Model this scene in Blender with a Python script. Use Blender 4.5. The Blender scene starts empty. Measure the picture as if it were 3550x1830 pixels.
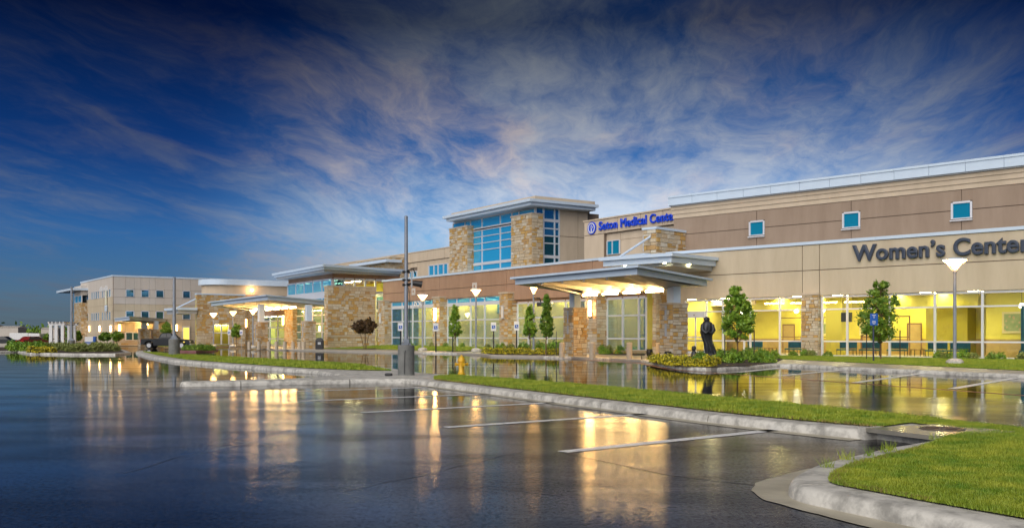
import bpy, bmesh, math, random
import numpy as np
from mathutils import Vector, Matrix
random.seed(7); np.random.seed(7)
R = math.radians
scene = bpy.context.scene
COL = scene.collection

# ---------------------------------------------------------------- camera
F, CX, HY, CH = 3300.0, 1775.0, 1160.0, 1.65      # focal length and horizon in photograph pixels, eye height in metres
cam_d = bpy.data.cameras.new('camera'); cam = bpy.data.objects.new('camera', cam_d); COL.objects.link(cam)
cam.location = (0, 0, CH); cam.rotation_euler = (R(90), 0, 0)
cam_d.sensor_width = 36; cam_d.lens = 36 * F / 3550; cam_d.shift_y = (HY - 915) / 3550
cam_d.clip_start = 0.1; cam_d.clip_end = 6000
scene.camera = cam

# ---------------------------------------------------------------- world, sun, exposure
SKY_SEED = 8.9
SUN_EL, SUN_AZ = 36.0, 205.0          # degrees; azimuth clockwise from +Y (the camera looks along +Y)
world = bpy.data.worlds.new('World'); scene.world = world; world.use_nodes = True
def build_world():
    nt = world.node_tree; N = nt.nodes; Lk = nt.links; N.clear()
    def n(t, **k):
        o = N.new(t)
        for a, b in k.items(): setattr(o, a, b)
        return o
    def val(v, i):
        if isinstance(v, (int, float)): i.default_value = v
        elif isinstance(v, tuple): i.default_value = v
        else: Lk.new(v, i)
    def M(op, a, b=0.0, c=0.0, clamp=False):
        m = n('ShaderNodeMath', operation=op, use_clamp=clamp); val(a, m.inputs[0]); val(b, m.inputs[1]); val(c, m.inputs[2]); return m.outputs[0]
    def mix(fac, a, b, mode='MIX'):
        m = n('ShaderNodeMix', data_type='RGBA', blend_type=mode); val(fac, m.inputs[0]); val(a, m.inputs[6]); val(b, m.inputs[7]); return m.outputs[2]
    def ramp(fac, stops):
        r = n('ShaderNodeValToRGB'); Lk.new(fac, r.inputs[0]); cr = r.color_ramp
        while len(cr.elements) < len(stops): cr.elements.new(0.5)
        for e, (p, c) in zip(cr.elements, stops): e.position = p; e.color = (*c, 1) if len(c) == 3 else c
        return r.outputs[0]
    def sstep(x, a, b):
        m = n('ShaderNodeMapRange', interpolation_type='SMOOTHSTEP'); val(x, m.inputs[0]); m.inputs[1].default_value = a; m.inputs[2].default_value = b
        return m.outputs[0]
    def noise(vec, scale, detail=8, rough=0.55, dist=0.0, w=None):
        t = n('ShaderNodeTexNoise'); Lk.new(vec, t.inputs['Vector']); t.inputs['Scale'].default_value = scale
        t.inputs['Detail'].default_value = detail; t.inputs['Roughness'].default_value = rough; t.inputs['Distortion'].default_value = dist
        return t.outputs['Fac'], t.outputs['Color']
    sky = n('ShaderNodeTexSky', sky_type='NISHITA'); sky.sun_disc = False
    sky.sun_elevation = R(SUN_EL); sky.sun_rotation = R(SUN_AZ); sky.air_density = 1.0; sky.dust_density = 0.4; sky.ozone_density = 4.0
    tc = n('ShaderNodeTexCoord'); sep = n('ShaderNodeSeparateXYZ'); Lk.new(tc.outputs['Generated'], sep.inputs[0])
    z = M('MAXIMUM', sep.outputs[2], 0.0)
    # dusk: the sky dims towards the zenith and away from the afterglow
    dim = ramp(z, [(0.0, (0.40, 0.36, 0.40)), (0.04, (0.34, 0.37, 0.46)), (0.10, (0.19, 0.35, 0.53)), (0.18, (0.05, 0.15, 0.31)), (0.31, (0.004, 0.027, 0.075)), (1.0, (0.004, 0.025, 0.07))])
    gdir = Vector((math.sin(R(7)) * math.cos(R(6)), math.cos(R(7)) * math.cos(R(6)), math.sin(R(6))))
    dt = n('ShaderNodeVectorMath', operation='DOT_PRODUCT'); Lk.new(tc.outputs['Generated'], dt.inputs[0]); dt.inputs[1].default_value = gdir
    glow = sstep(dt.outputs['Value'], math.cos(R(27)), 1.0)
    skyc = mix(1.0, sky.outputs[0], dim, 'MULTIPLY')
    gl = M('ADD', 0.46, M('MULTIPLY', glow, 1.0))
    gc = n('ShaderNodeCombineXYZ'); Lk.new(M('ADD', 0.30, M('MULTIPLY', glow, 1.60)), gc.inputs[0]); Lk.new(gl, gc.inputs[1]); Lk.new(M('ADD', 0.64, M('MULTIPLY', glow, 0.62)), gc.inputs[2])
    skyc = mix(1.0, skyc, gc.outputs[0], 'MULTIPLY')
    # clouds on a plane overhead, combed out along the wind
    den = M('ADD', z, 0.085)
    az = R(6.0)
    px = M('DIVIDE', M('SUBTRACT', M('MULTIPLY', sep.outputs[0], math.cos(az)), M('MULTIPLY', sep.outputs[1], math.sin(az))), den)
    py = M('DIVIDE', M('ADD', M('MULTIPLY', sep.outputs[0], math.sin(az)), M('MULTIPLY', sep.outputs[1], math.cos(az))), den)
    cb = n('ShaderNodeCombineXYZ'); Lk.new(px, cb.inputs[0]); Lk.new(M('MULTIPLY', py, 0.42), cb.inputs[1]); cb.inputs[2].default_value = SKY_SEED
    _, wc = noise(cb.outputs[0], 0.8, 5, 0.55)
    wv = n('ShaderNodeVectorMath', operation='MULTIPLY_ADD'); Lk.new(wc, wv.inputs[0]); wv.inputs[1].default_value = (1.1, 0.8, 0.5); Lk.new(cb.outputs[0], wv.inputs[2])
    big, _ = noise(wv.outputs[0], 0.7, 3, 0.5)
    mid, _ = noise(wv.outputs[0], 2.4, 13, 0.66)
    fine, _ = noise(wv.outputs[0], 7.5, 10, 0.66)
    dens = M('ADD', M('ADD', M('MULTIPLY', big, 0.70), M('MULTIPLY', glow, 0.14)), M('ADD', M('MULTIPLY', mid, 0.68), M('MULTIPLY', fine, 0.40)))
    mask = M('MULTIPLY', sstep(dens, 0.76, 1.20), M('ADD', 0.54, M('MULTIPLY', glow, 0.40)))
    tone, _ = noise(wv.outputs[0], 1.3, 6, 0.6)
    lit = sstep(tone, 0.46, 0.64)
    cl = mix(lit, (0.88, 0.93, 0.98, 1), (1.15, 0.98, 0.88, 1))
    bright = ramp(z, [(0.0, (0.10, 0.095, 0.135)), (0.05, (0.28, 0.29, 0.35)), (0.12, (0.43, 0.46, 0.51)), (0.20, (0.25, 0.255, 0.275)), (0.31, (0.055, 0.062, 0.07)), (1.0, (0.04, 0.046, 0.055))])
    cloud = mix(1.0, cl, bright, 'MULTIPLY')
    cg = M('ADD', 0.36, M('MULTIPLY', glow, 0.80)); cv = n('ShaderNodeCombineXYZ'); [Lk.new(cg, cv.inputs[i]) for i in range(3)]
    cloud = mix(1.0, cloud, cv.outputs[0], 'MULTIPLY')
    bg1 = n('ShaderNodeBackground'); Lk.new(skyc, bg1.inputs[0]); bg1.inputs[1].default_value = 0.10
    bg2 = n('ShaderNodeBackground'); Lk.new(cloud, bg2.inputs[0]); bg2.inputs[1].default_value = 1.0
    ms = n('ShaderNodeMixShader'); Lk.new(mask, ms.inputs[0]); Lk.new(bg1.outputs[0], ms.inputs[1]); Lk.new(bg2.outputs[0], ms.inputs[2])
    out = n('ShaderNodeOutputWorld'); Lk.new(ms.outputs[0], out.inputs[0])
build_world()
sun_d = bpy.data.lights.new('sun', 'SUN'); sun = bpy.data.objects.new('sun', sun_d); COL.objects.link(sun)
sun_d.energy = 2.3; sun_d.angle = R(75); sun_d.color = (1.0, 0.95, 0.89)
sd = Vector((math.sin(R(SUN_AZ)) * math.cos(R(SUN_EL)), math.cos(R(SUN_AZ)) * math.cos(R(SUN_EL)), math.sin(R(SUN_EL))))
sun.rotation_euler = sd.to_track_quat('Z', 'Y').to_euler()
vs = scene.view_settings
vs.view_transform = 'Standard'; vs.look = 'None'; vs.exposure = 0.62; vs.gamma = 1.0; vs.use_curve_mapping = False
scene.cycles.use_denoising = True
scene.cycles.max_bounces = 8; scene.cycles.transparent_max_bounces = 16
scene.cycles.sample_clamp_indirect = 6.0
scene.cycles.caustics_reflective = False; scene.cycles.caustics_refractive = False

# ---------------------------------------------------------------- helpers
def G(px, py, z=0.0):
    """point at height z seen at a photograph pixel"""
    t = (CH - z) * F / (py - HY)
    return Vector(((px - CX) / F * t, t, z))
def GD(px, t, z=0.0): return Vector(((px - CX) / F * t, t, z))

class Frame:
    """a building's own axes: s along the front (to the right), d into the building, z up"""
    def __init__(s, px, t, vp):
        u = (vp - CX) / F; L = math.hypot(u, 1)
        s.O = ((px - CX) / F * t, t); s.e = (-u / L, -1 / L); s.n = (1 / L, -u / L)
        s.rz = math.atan2(s.e[1], s.e[0])
    def s(o, px, d=0.0):
        u = (px - CX) / F; ox = o.O[0] + d * o.n[0]; oy = o.O[1] + d * o.n[1]
        return (u * oy - ox) / (o.e[0] - u * o.e[1])
    def t(o, px, d=0.0): return o.O[1] + d * o.n[1] + o.s(px, d) * o.e[1]
    def z(o, px, py, d=0.0): return CH + (HY - py) / F * o.t(px, d)
    def d(o, px, s):
        u = (px - CX) / F; ox = o.O[0] + s * o.e[0]; oy = o.O[1] + s * o.e[1]
        return (u * oy - ox) / (o.n[0] - u * o.n[1])
    def td(o, px, s): return o.O[1] + s * o.e[1] + o.d(px, s) * o.n[1]
    def zd(o, px, py, s): return CH + (HY - py) / F * o.td(px, s)
    def P(o, s, d, z=0.0): return Vector((o.O[0] + s * o.e[0] + d * o.n[0], o.O[1] + s * o.e[1] + d * o.n[1], z))
    @property
    def loc(o): return (o.O[0], o.O[1], 0)

def tag(o, label=None, cat=None, group=None, kind=None):
    if label: o['label'] = label
    if cat: o['category'] = cat
    if group: o['group'] = group
    if kind: o['kind'] = kind
    return o
def thing(name, label, cat, loc=(0, 0, 0), rz=0.0, group=None, kind=None):
    o = bpy.data.objects.new(name, None); COL.objects.link(o); o.location = loc; o.rotation_euler = (0, 0, rz); o.empty_display_size = 0.2
    return tag(o, label, cat, group, kind)
def link(name, me, par=None, loc=None, rot=None, scale=None):
    o = bpy.data.objects.new(name, me); COL.objects.link(o); o.parent = par
    if loc is not None: o.location = loc
    if rot is not None: o.rotation_euler = rot
    if scale is not None: o.scale = scale
    return o
def copy_tree(o, parent=None):
    c = o.copy(); COL.objects.link(c); c.parent = parent
    for ch in list(o.children): copy_tree(ch, c)
    return c

class MB:
    def __init__(s): s.v = []; s.f = []; s.m = []
    def add(s, vs, fs, mi=0):
        b = len(s.v); s.v += [tuple(v) for v in vs]; s.f += [tuple(b + i for i in f) for f in fs]; s.m += [mi] * len(fs); return s
    def box(s, x0, x1, y0, y1, z0, z1, mi=0):
        return s.add([(x0, y0, z0), (x1, y0, z0), (x1, y1, z0), (x0, y1, z0), (x0, y0, z1), (x1, y0, z1), (x1, y1, z1), (x0, y1, z1)],
                     [(3, 2, 1, 0), (4, 5, 6, 7), (0, 1, 5, 4), (1, 2, 6, 5), (2, 3, 7, 6), (3, 0, 4, 7)], mi)
    def bevbox(s, x0, x1, y0, y1, z0, z1, b, mi=0):
        bm = bmesh.new(); bmesh.ops.create_cube(bm, size=1)
        for v in bm.verts: v.co = Vector(((x0 + x1) / 2 + v.co.x * (x1 - x0), (y0 + y1) / 2 + v.co.y * (y1 - y0), (z0 + z1) / 2 + v.co.z * (z1 - z0)))
        bmesh.ops.bevel(bm, geom=bm.edges[:], offset=b, segments=2, affect='EDGES', profile=0.6)
        bm.verts.index_update(); s.add([v.co for v in bm.verts], [[v.index for v in f.verts] for f in bm.faces], mi); bm.free(); return s
    def prism(s, pts, z0, z1, mi=0, zt=None):
        n = len(pts); a = [(p[0], p[1], z0) for p in pts]; b = [(p[0], p[1], z1 if zt is None else zt[i]) for i, p in enumerate(pts)]
        return s.add(a + b, [tuple(range(n - 1, -1, -1)), tuple(range(n, 2 * n))] + [(i, (i + 1) % n, n + (i + 1) % n, n + i) for i in range(n)], mi)
    def hexa(s, lo, hi, mi=0):
        n = len(lo)
        return s.add(list(lo) + list(hi), [tuple(range(n - 1, -1, -1)), tuple(range(n, 2 * n))] + [(i, (i + 1) % n, n + (i + 1) % n, n + i) for i in range(n)], mi)
    def tube(s, pts, rs, n=8, mi=0, cap=True):
        pts = [Vector(p) for p in pts]
        if not isinstance(rs, (list, tuple)): rs = [rs] * len(pts)
        b = len(s.v); prev = None
        for i, p in enumerate(pts):
            d = (pts[min(i + 1, len(pts) - 1)] - pts[max(i - 1, 0)]).normalized()
            if prev is None: a = d.orthogonal().normalized()
            else:
                a = prev - d * prev.dot(d)
                a = a.normalized() if a.length > 1e-6 else d.orthogonal().normalized()
            prev = a; c = d.cross(a)
            s.v += [tuple(p + (a * math.cos(2 * math.pi * k / n) + c * math.sin(2 * math.pi * k / n)) * rs[i]) for k in range(n)]
        for i in range(len(pts) - 1):
            for k in range(n):
                s.f.append((b + i * n + k, b + i * n + (k + 1) % n, b + (i + 1) * n + (k + 1) % n, b + (i + 1) * n + k)); s.m.append(mi)
        if cap:
            s.f.append(tuple(b + n - 1 - k for k in range(n))); s.m.append(mi)
            s.f.append(tuple(b + (len(pts) - 1) * n + k for k in range(n))); s.m.append(mi)
        return s
    def lathe(s, prof, c=(0, 0, 0), n=20, mi=0):
        b = len(s.v)
        for r, z in prof: s.v += [(c[0] + r * math.cos(2 * math.pi * k / n), c[1] + r * math.sin(2 * math.pi * k / n), c[2] + z) for k in range(n)]
        for i in range(len(prof) - 1):
            for k in range(n):
                s.f.append((b + i * n + k, b + i * n + (k + 1) % n, b + (i + 1) * n + (k + 1) % n, b + (i + 1) * n + k)); s.m.append(mi)
        s.f.append(tuple(b + n - 1 - k for k in range(n))); s.m.append(mi)
        s.f.append(tuple(b + (len(prof) - 1) * n + k for k in range(n))); s.m.append(mi)
        return s
    def mesh(s, name, mats, smooth=False):
        me = bpy.data.meshes.new(name); me.from_pydata(s.v, [], s.f); me.update()
        for m in (mats if isinstance(mats, (list, tuple)) else [mats]): me.materials.append(m)
        if any(s.m): me.polygons.foreach_set('material_index', s.m)
        if smooth:
            me.polygons.foreach_set('use_smooth', [True] * len(s.f))
            try: me.set_sharp_from_angle(angle=R(40))
            except Exception: pass
        return me
    def build(s, name, mats, par=None, smooth=False, loc=None, rot=None): return link(name, s.mesh(name, mats, smooth), par, loc, rot)

# ---------------------------------------------------------------- materials
MATS = {}
def mat(name, c, rough=0.6, c2=None, scale=3.0, metal=0.0, bump=0.0, bscale=40.0, spec=0.5, stretch=None, detail=6.0, contrast=(0.35, 0.65), coat=0.0, emit=None, estr=0.0, world_co=False):
    m = bpy.data.materials.new(name); m.use_nodes = True; nt = m.node_tree; N = nt.nodes; Lk = nt.links
    b = N['Principled BSDF']; b.inputs['Base Color'].default_value = (*c, 1); b.inputs['Roughness'].default_value = rough
    b.inputs['Metallic'].default_value = metal; b.inputs['Specular IOR Level'].default_value = spec
    if coat: b.inputs['Coat Weight'].default_value = coat; b.inputs['Coat Roughness'].default_value = 0.08
    if emit: b.inputs['Emission Color'].default_value = (*emit, 1); b.inputs['Emission Strength'].default_value = estr
    if c2 or bump:
        if world_co:
            g = N.new('ShaderNodeNewGeometry'); src = g.outputs['Position']
        else:
            tc = N.new('ShaderNodeTexCoord'); src = tc.outputs['Object']
        if stretch:
            mp = N.new('ShaderNodeMapping'); mp.inputs['Scale'].default_value = stretch; Lk.new(src, mp.inputs[0]); src = mp.outputs[0]
    if c2:
        t = N.new('ShaderNodeTexNoise'); t.inputs['Scale'].default_value = scale; t.inputs['Detail'].default_value = detail; t.inputs['Roughness'].default_value = 0.65; Lk.new(src, t.inputs['Vector'])
        r = N.new('ShaderNodeValToRGB'); r.color_ramp.elements[0].position = contrast[0]; r.color_ramp.elements[1].position = contrast[1]
        r.color_ramp.elements[0].color = (*c, 1); r.color_ramp.elements[1].color = (*c2, 1); Lk.new(t.outputs['Fac'], r.inputs[0]); Lk.new(r.outputs[0], b.inputs['Base Color'])
    if bump:
        t2 = N.new('ShaderNodeTexNoise'); t2.inputs['Scale'].default_value = bscale; t2.inputs['Detail'].default_value = 5; Lk.new(src, t2.inputs['Vector'])
        bp = N.new('ShaderNodeBump'); bp.inputs['Strength'].default_value = bump; bp.inputs['Distance'].default_value = 0.02; Lk.new(t2.outputs['Fac'], bp.inputs['Height']); Lk.new(bp.outputs[0], b.inputs['Normal'])
    MATS[name] = m; return m
def emis(name, c, s):
    m = bpy.data.materials.new(name); m.use_nodes = True; nt = m.node_tree; nt.nodes.clear()
    e = nt.nodes.new('ShaderNodeEmission'); e.inputs[0].default_value = (*c, 1); e.inputs[1].default_value = s
    o = nt.nodes.new('ShaderNodeOutputMaterial'); nt.links.new(e.outputs[0], o.inputs[0]); MATS[name] = m; return m
def glass(name, tint, refl, gcol=(1, 1, 1), rough=0.015, ior=1.5, wave=0.0, body=None, body_w=0.0):
    """window glass: what lies behind shows through the tint, plus a coated surface's reflection"""
    m = bpy.data.materials.new(name); m.use_nodes = True; nt = m.node_tree; N = nt.nodes; Lk = nt.links; N.clear()
    tr = N.new('ShaderNodeBsdfTransparent'); tr.inputs[0].default_value = (*tint, 1)
    base = tr.outputs[0]
    if body:
        df = N.new('ShaderNodeBsdfDiffuse'); df.inputs[0].default_value = (*body, 1)
        mx = N.new('ShaderNodeMixShader'); mx.inputs[0].default_value = body_w; Lk.new(base, mx.inputs[1]); Lk.new(df.outputs[0], mx.inputs[2]); base = mx.outputs[0]
    gl = N.new('ShaderNodeBsdfGlossy'); gl.inputs[0].default_value = (*gcol, 1); gl.inputs[1].default_value = rough
    fr = N.new('ShaderNodeFresnel'); fr.inputs[0].default_value = ior
    ad = N.new('ShaderNodeMath'); ad.operation = 'ADD'; ad.use_clamp = True; Lk.new(fr.outputs[0], ad.inputs[0]); ad.inputs[1].default_value = refl
    if wave:
        tc = N.new('ShaderNodeTexCoord'); t = N.new('ShaderNodeTexNoise'); t.inputs['Scale'].default_value = 0.8; Lk.new(tc.outputs['Object'], t.inputs['Vector'])
        bp = N.new('ShaderNodeBump'); bp.inputs['Strength'].default_value = wave; bp.inputs['Distance'].default_value = 0.05; Lk.new(t.outputs[0], bp.inputs['Height']); Lk.new(bp.outputs[0], gl.inputs['Normal'])
    mx = N.new('ShaderNodeMixShader'); Lk.new(ad.outputs[0], mx.inputs[0]); Lk.new(base, mx.inputs[1]); Lk.new(gl.outputs[0], mx.inputs[2])
    o = N.new('ShaderNodeOutputMaterial'); Lk.new(mx.outputs[0], o.inputs[0]); MATS[name] = m; return m

STUCCO = mat('stucco_tan', (0.50, 0.42, 0.30), 0.85, (0.58, 0.495, 0.365), 0.9, bump=0.15, bscale=25, stretch=(1, 1, 0.22), world_co=True, detail=8)
STUCCO_L = mat('stucco_cream', (0.62, 0.51, 0.385), 0.85, (0.54, 0.44, 0.325), 0.9, bump=0.15, bscale=25, stretch=(1, 1, 0.22), world_co=True, detail=8)
STUCCO_B = mat('stucco_brown', (0.34, 0.205, 0.13), 0.85, (0.42, 0.265, 0.175), 0.9, bump=0.15, bscale=25, stretch=(1, 1, 0.22), world_co=True, detail=8)
STUCCO_G = mat('stucco_greybrown', (0.285, 0.21, 0.155), 0.85, (0.35, 0.265, 0.20), 0.9, bump=0.15, bscale=25, stretch=(1, 1, 0.22), world_co=True, detail=8)
STUCCO_P = mat('stucco_pale_grey', (0.60, 0.55, 0.50), 0.85, (0.54, 0.49, 0.44), 0.6, bump=0.1, bscale=25, stretch=(1, 1, 0.22), world_co=True, detail=8)
JOINT = mat('joint_sealant', (0.21, 0.16, 0.12), 0.9)
METAL_W = mat('painted_metal_white', (0.60, 0.72, 0.86), 0.45, (0.55, 0.66, 0.80), 1.5)
METAL_G = mat('painted_metal_grey', (0.44, 0.46, 0.49), 0.4, (0.40, 0.42, 0.45), 1.5)
ALU = mat('aluminium_frame', (0.72, 0.73, 0.77), 0.35, metal=0.2)
POLE = mat('galvanised_pole', (0.30, 0.33, 0.385), 0.45, (0.24, 0.27, 0.32), 4, metal=0.2)
SOFFIT = mat('soffit_white', (0.90, 0.86, 0.76), 0.6, (0.84, 0.80, 0.71), 1.2)
CONC = mat('concrete', (0.30, 0.29, 0.265), 0.5, (0.63, 0.61, 0.56), 3.2, bump=0.35, bscale=26, detail=12, world_co=True, contrast=(0.36, 0.57))
CONC_D = mat('concrete_pole_base', (0.13, 0.135, 0.13), 0.7, (0.21, 0.21, 0.20), 2.5, bump=0.2, bscale=30)
CONC_T = mat('concrete_bollard', (0.46, 0.38, 0.28), 0.8, (0.54, 0.45, 0.34), 6, bump=0.2, bscale=60)
MULCH = mat('mulch', (0.035, 0.025, 0.02), 0.95, (0.07, 0.05, 0.035), 14, bump=0.8, bscale=30)
BLACK = mat('black_paint', (0.012, 0.012, 0.014), 0.4)
RED = mat('red_paint', (0.55, 0.10, 0.07), 0.5, (0.40, 0.09, 0.06), 3)
WHITE = mat('white_paint', (0.78, 0.78, 0.78), 0.45, (0.66, 0.66, 0.66), 5)
BLUE = mat('blue_sign', (0.015, 0.10, 0.42), 0.4)
YELLOW = mat('hydrant_yellow', (0.78, 0.46, 0.02), 0.35, (0.66, 0.37, 0.02), 8, bump=0.1, bscale=40)
BRONZE = mat('dark_bronze', (0.022, 0.024, 0.030), 0.38, (0.05, 0.055, 0.06), 5, metal=0.4, bump=0.3, bscale=14)
STEEL = mat('steel', (0.35, 0.35, 0.36), 0.4, metal=1.0)
RUST = mat('cast_iron', (0.10, 0.075, 0.055), 0.35, (0.15, 0.11, 0.08), 12)
STONES = [mat('stone_cream', (0.60, 0.50, 0.35), 0.85, (0.50, 0.40, 0.27), 5, bump=0.5, bscale=14),
          mat('stone_pale', (0.68, 0.61, 0.48), 0.85, (0.55, 0.49, 0.39), 5, bump=0.5, bscale=14),
          mat('stone_gold', (0.50, 0.30, 0.09), 0.85, (0.58, 0.38, 0.14), 5, bump=0.5, bscale=14),
          mat('stone_tan', (0.52, 0.40, 0.25), 0.85, (0.55, 0.42, 0.27), 5, bump=0.5, bscale=14),
          mat('stone_rust', (0.44, 0.27, 0.11), 0.85, (0.48, 0.30, 0.13), 5, bump=0.5, bscale=14)]
MORTAR = mat('mortar', (0.36, 0.29, 0.20), 0.95)
CAPSTONE = mat('cap_stone', (0.55, 0.46, 0.35), 0.8, (0.48, 0.40, 0.30), 3, bump=0.2)
YWALL = mat('yellow_wall_paint', (0.80, 0.72, 0.12), 0.7, (0.70, 0.62, 0.09), 0.8)
OWALL = mat('ochre_wall_paint', (0.46, 0.40, 0.06), 0.7)
LWALL = mat('olive_wall_paint', (0.42, 0.37, 0.07), 0.7, (0.66, 0.57, 0.12), 0.3)
WAINSCOT = mat('wainscot_brown', (0.42, 0.29, 0.10), 0.6, (0.48, 0.34, 0.13), 3)
INFLOOR = mat('lobby_floor', (0.42, 0.34, 0.20), 0.35, (0.34, 0.27, 0.16), 1.2)
INCEIL = mat('ceiling_tile', (0.72, 0.66, 0.45), 0.8)
TEAL = mat('teal_upholstery', (0.01, 0.10, 0.15), 0.7, (0.015, 0.13, 0.19), 6)
WOOD = mat('wood_trim', (0.22, 0.11, 0.05), 0.45)
GL_CLEAR = glass('glass_clear', (0.93, 0.95, 0.90), 0.08, (0.7, 0.88, 1.0), wave=0.03)
GL_LOBBY = glass('glass_lobby', (0.80, 0.86, 0.80), 0.22, (0.42, 0.75, 1.0), wave=0.08, body=(0.0, 0.28, 0.60), body_w=0.27)  # blue gloss tint and diffuse body imitate sky reflected in the panes
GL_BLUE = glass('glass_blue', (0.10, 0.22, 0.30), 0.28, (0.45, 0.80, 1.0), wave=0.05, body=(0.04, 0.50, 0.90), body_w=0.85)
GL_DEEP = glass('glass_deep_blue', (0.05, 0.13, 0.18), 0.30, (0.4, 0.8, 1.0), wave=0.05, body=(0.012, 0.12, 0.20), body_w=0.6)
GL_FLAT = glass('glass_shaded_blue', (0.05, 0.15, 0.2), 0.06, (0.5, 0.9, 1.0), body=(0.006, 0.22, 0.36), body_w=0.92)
LAMP_WARM = emis('lamp_warm', (1.0, 0.60, 0.24), 60.0)
LAMP_BOWL = emis('lamp_bowl_glass', (1.0, 0.52, 0.15), 20.0)
LAMP_TUBE = emis('lamp_tube', (1.0, 0.61, 0.22), 62.0)
LAMP_SCONCE = emis('sconce_glow', (1.0, 0.52, 0.15), 70.0)
LAMP_OFF = mat('sconce_unlit', (0.62, 0.60, 0.55), 0.4)
LAMP_CEIL = emis('ceiling_light', (1.0, 0.90, 0.46), 42.0)
LAMP_PEND = emis('pendant_light', (1.0, 0.95, 0.78), 16.0)
LEAF = mat('leaf_green', (0.07, 0.20, 0.01), 0.5, (0.30, 0.44, 0.04), 2.4)
LEAF_D = mat('leaf_dark', (0.055, 0.16, 0.01), 0.5, (0.25, 0.37, 0.035), 2.4)
LEAF_R = mat('leaf_plum', (0.05, 0.025, 0.012), 0.6, (0.10, 0.06, 0.02), 2.0)
LEAF_Y = mat('leaf_yellow', (0.05, 0.09, 0.01), 0.6, (0.62, 0.52, 0.02), 7.0, contrast=(.42, .55))
LEAF_P = mat('leaf_pale', (0.16, 0.22, 0.05), 0.6, (0.26, 0.28, 0.07), 2.0)
BARK = mat('bark', (0.20, 0.13, 0.07), 0.9, (0.12, 0.08, 0.05), 8, bump=0.4)
GRASS = mat('grass_blades', (0.08, 0.20, 0.006), 0.6, (0.44, 0.46, 0.04), 2.1, detail=9, contrast=(0.3, 0.72), world_co=True)
TURF = mat('turf', (0.10, 0.19, 0.01), 0.9, (0.26, 0.29, 0.035), 2.2, bump=0.8, bscale=35, detail=10, world_co=True)
THATCH = mat('turf_edge_thatch', (0.12, 0.10, 0.03), 0.95, (0.20, 0.16, 0.06), 9, world_co=True)
SIDEWALK = mat('sidewalk', (0.46, 0.42, 0.36), 0.35, (0.36, 0.33, 0.29), 0.8, detail=9, world_co=True)
TYRE = mat('tyre_rubber', (0.015, 0.015, 0.016), 0.8)
TRUCKP = mat('truck_paint', (0.006, 0.009, 0.014), 0.35, spec=0.3)
DGLASS = mat('dark_car_glass', (0.01, 0.013, 0.018), 0.08)
TAIL = mat('tail_lamp', (0.5, 0.02, 0.02), 0.3)
HEADL = mat('headlight', (0.8, 0.8, 0.75), 0.2)

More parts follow.
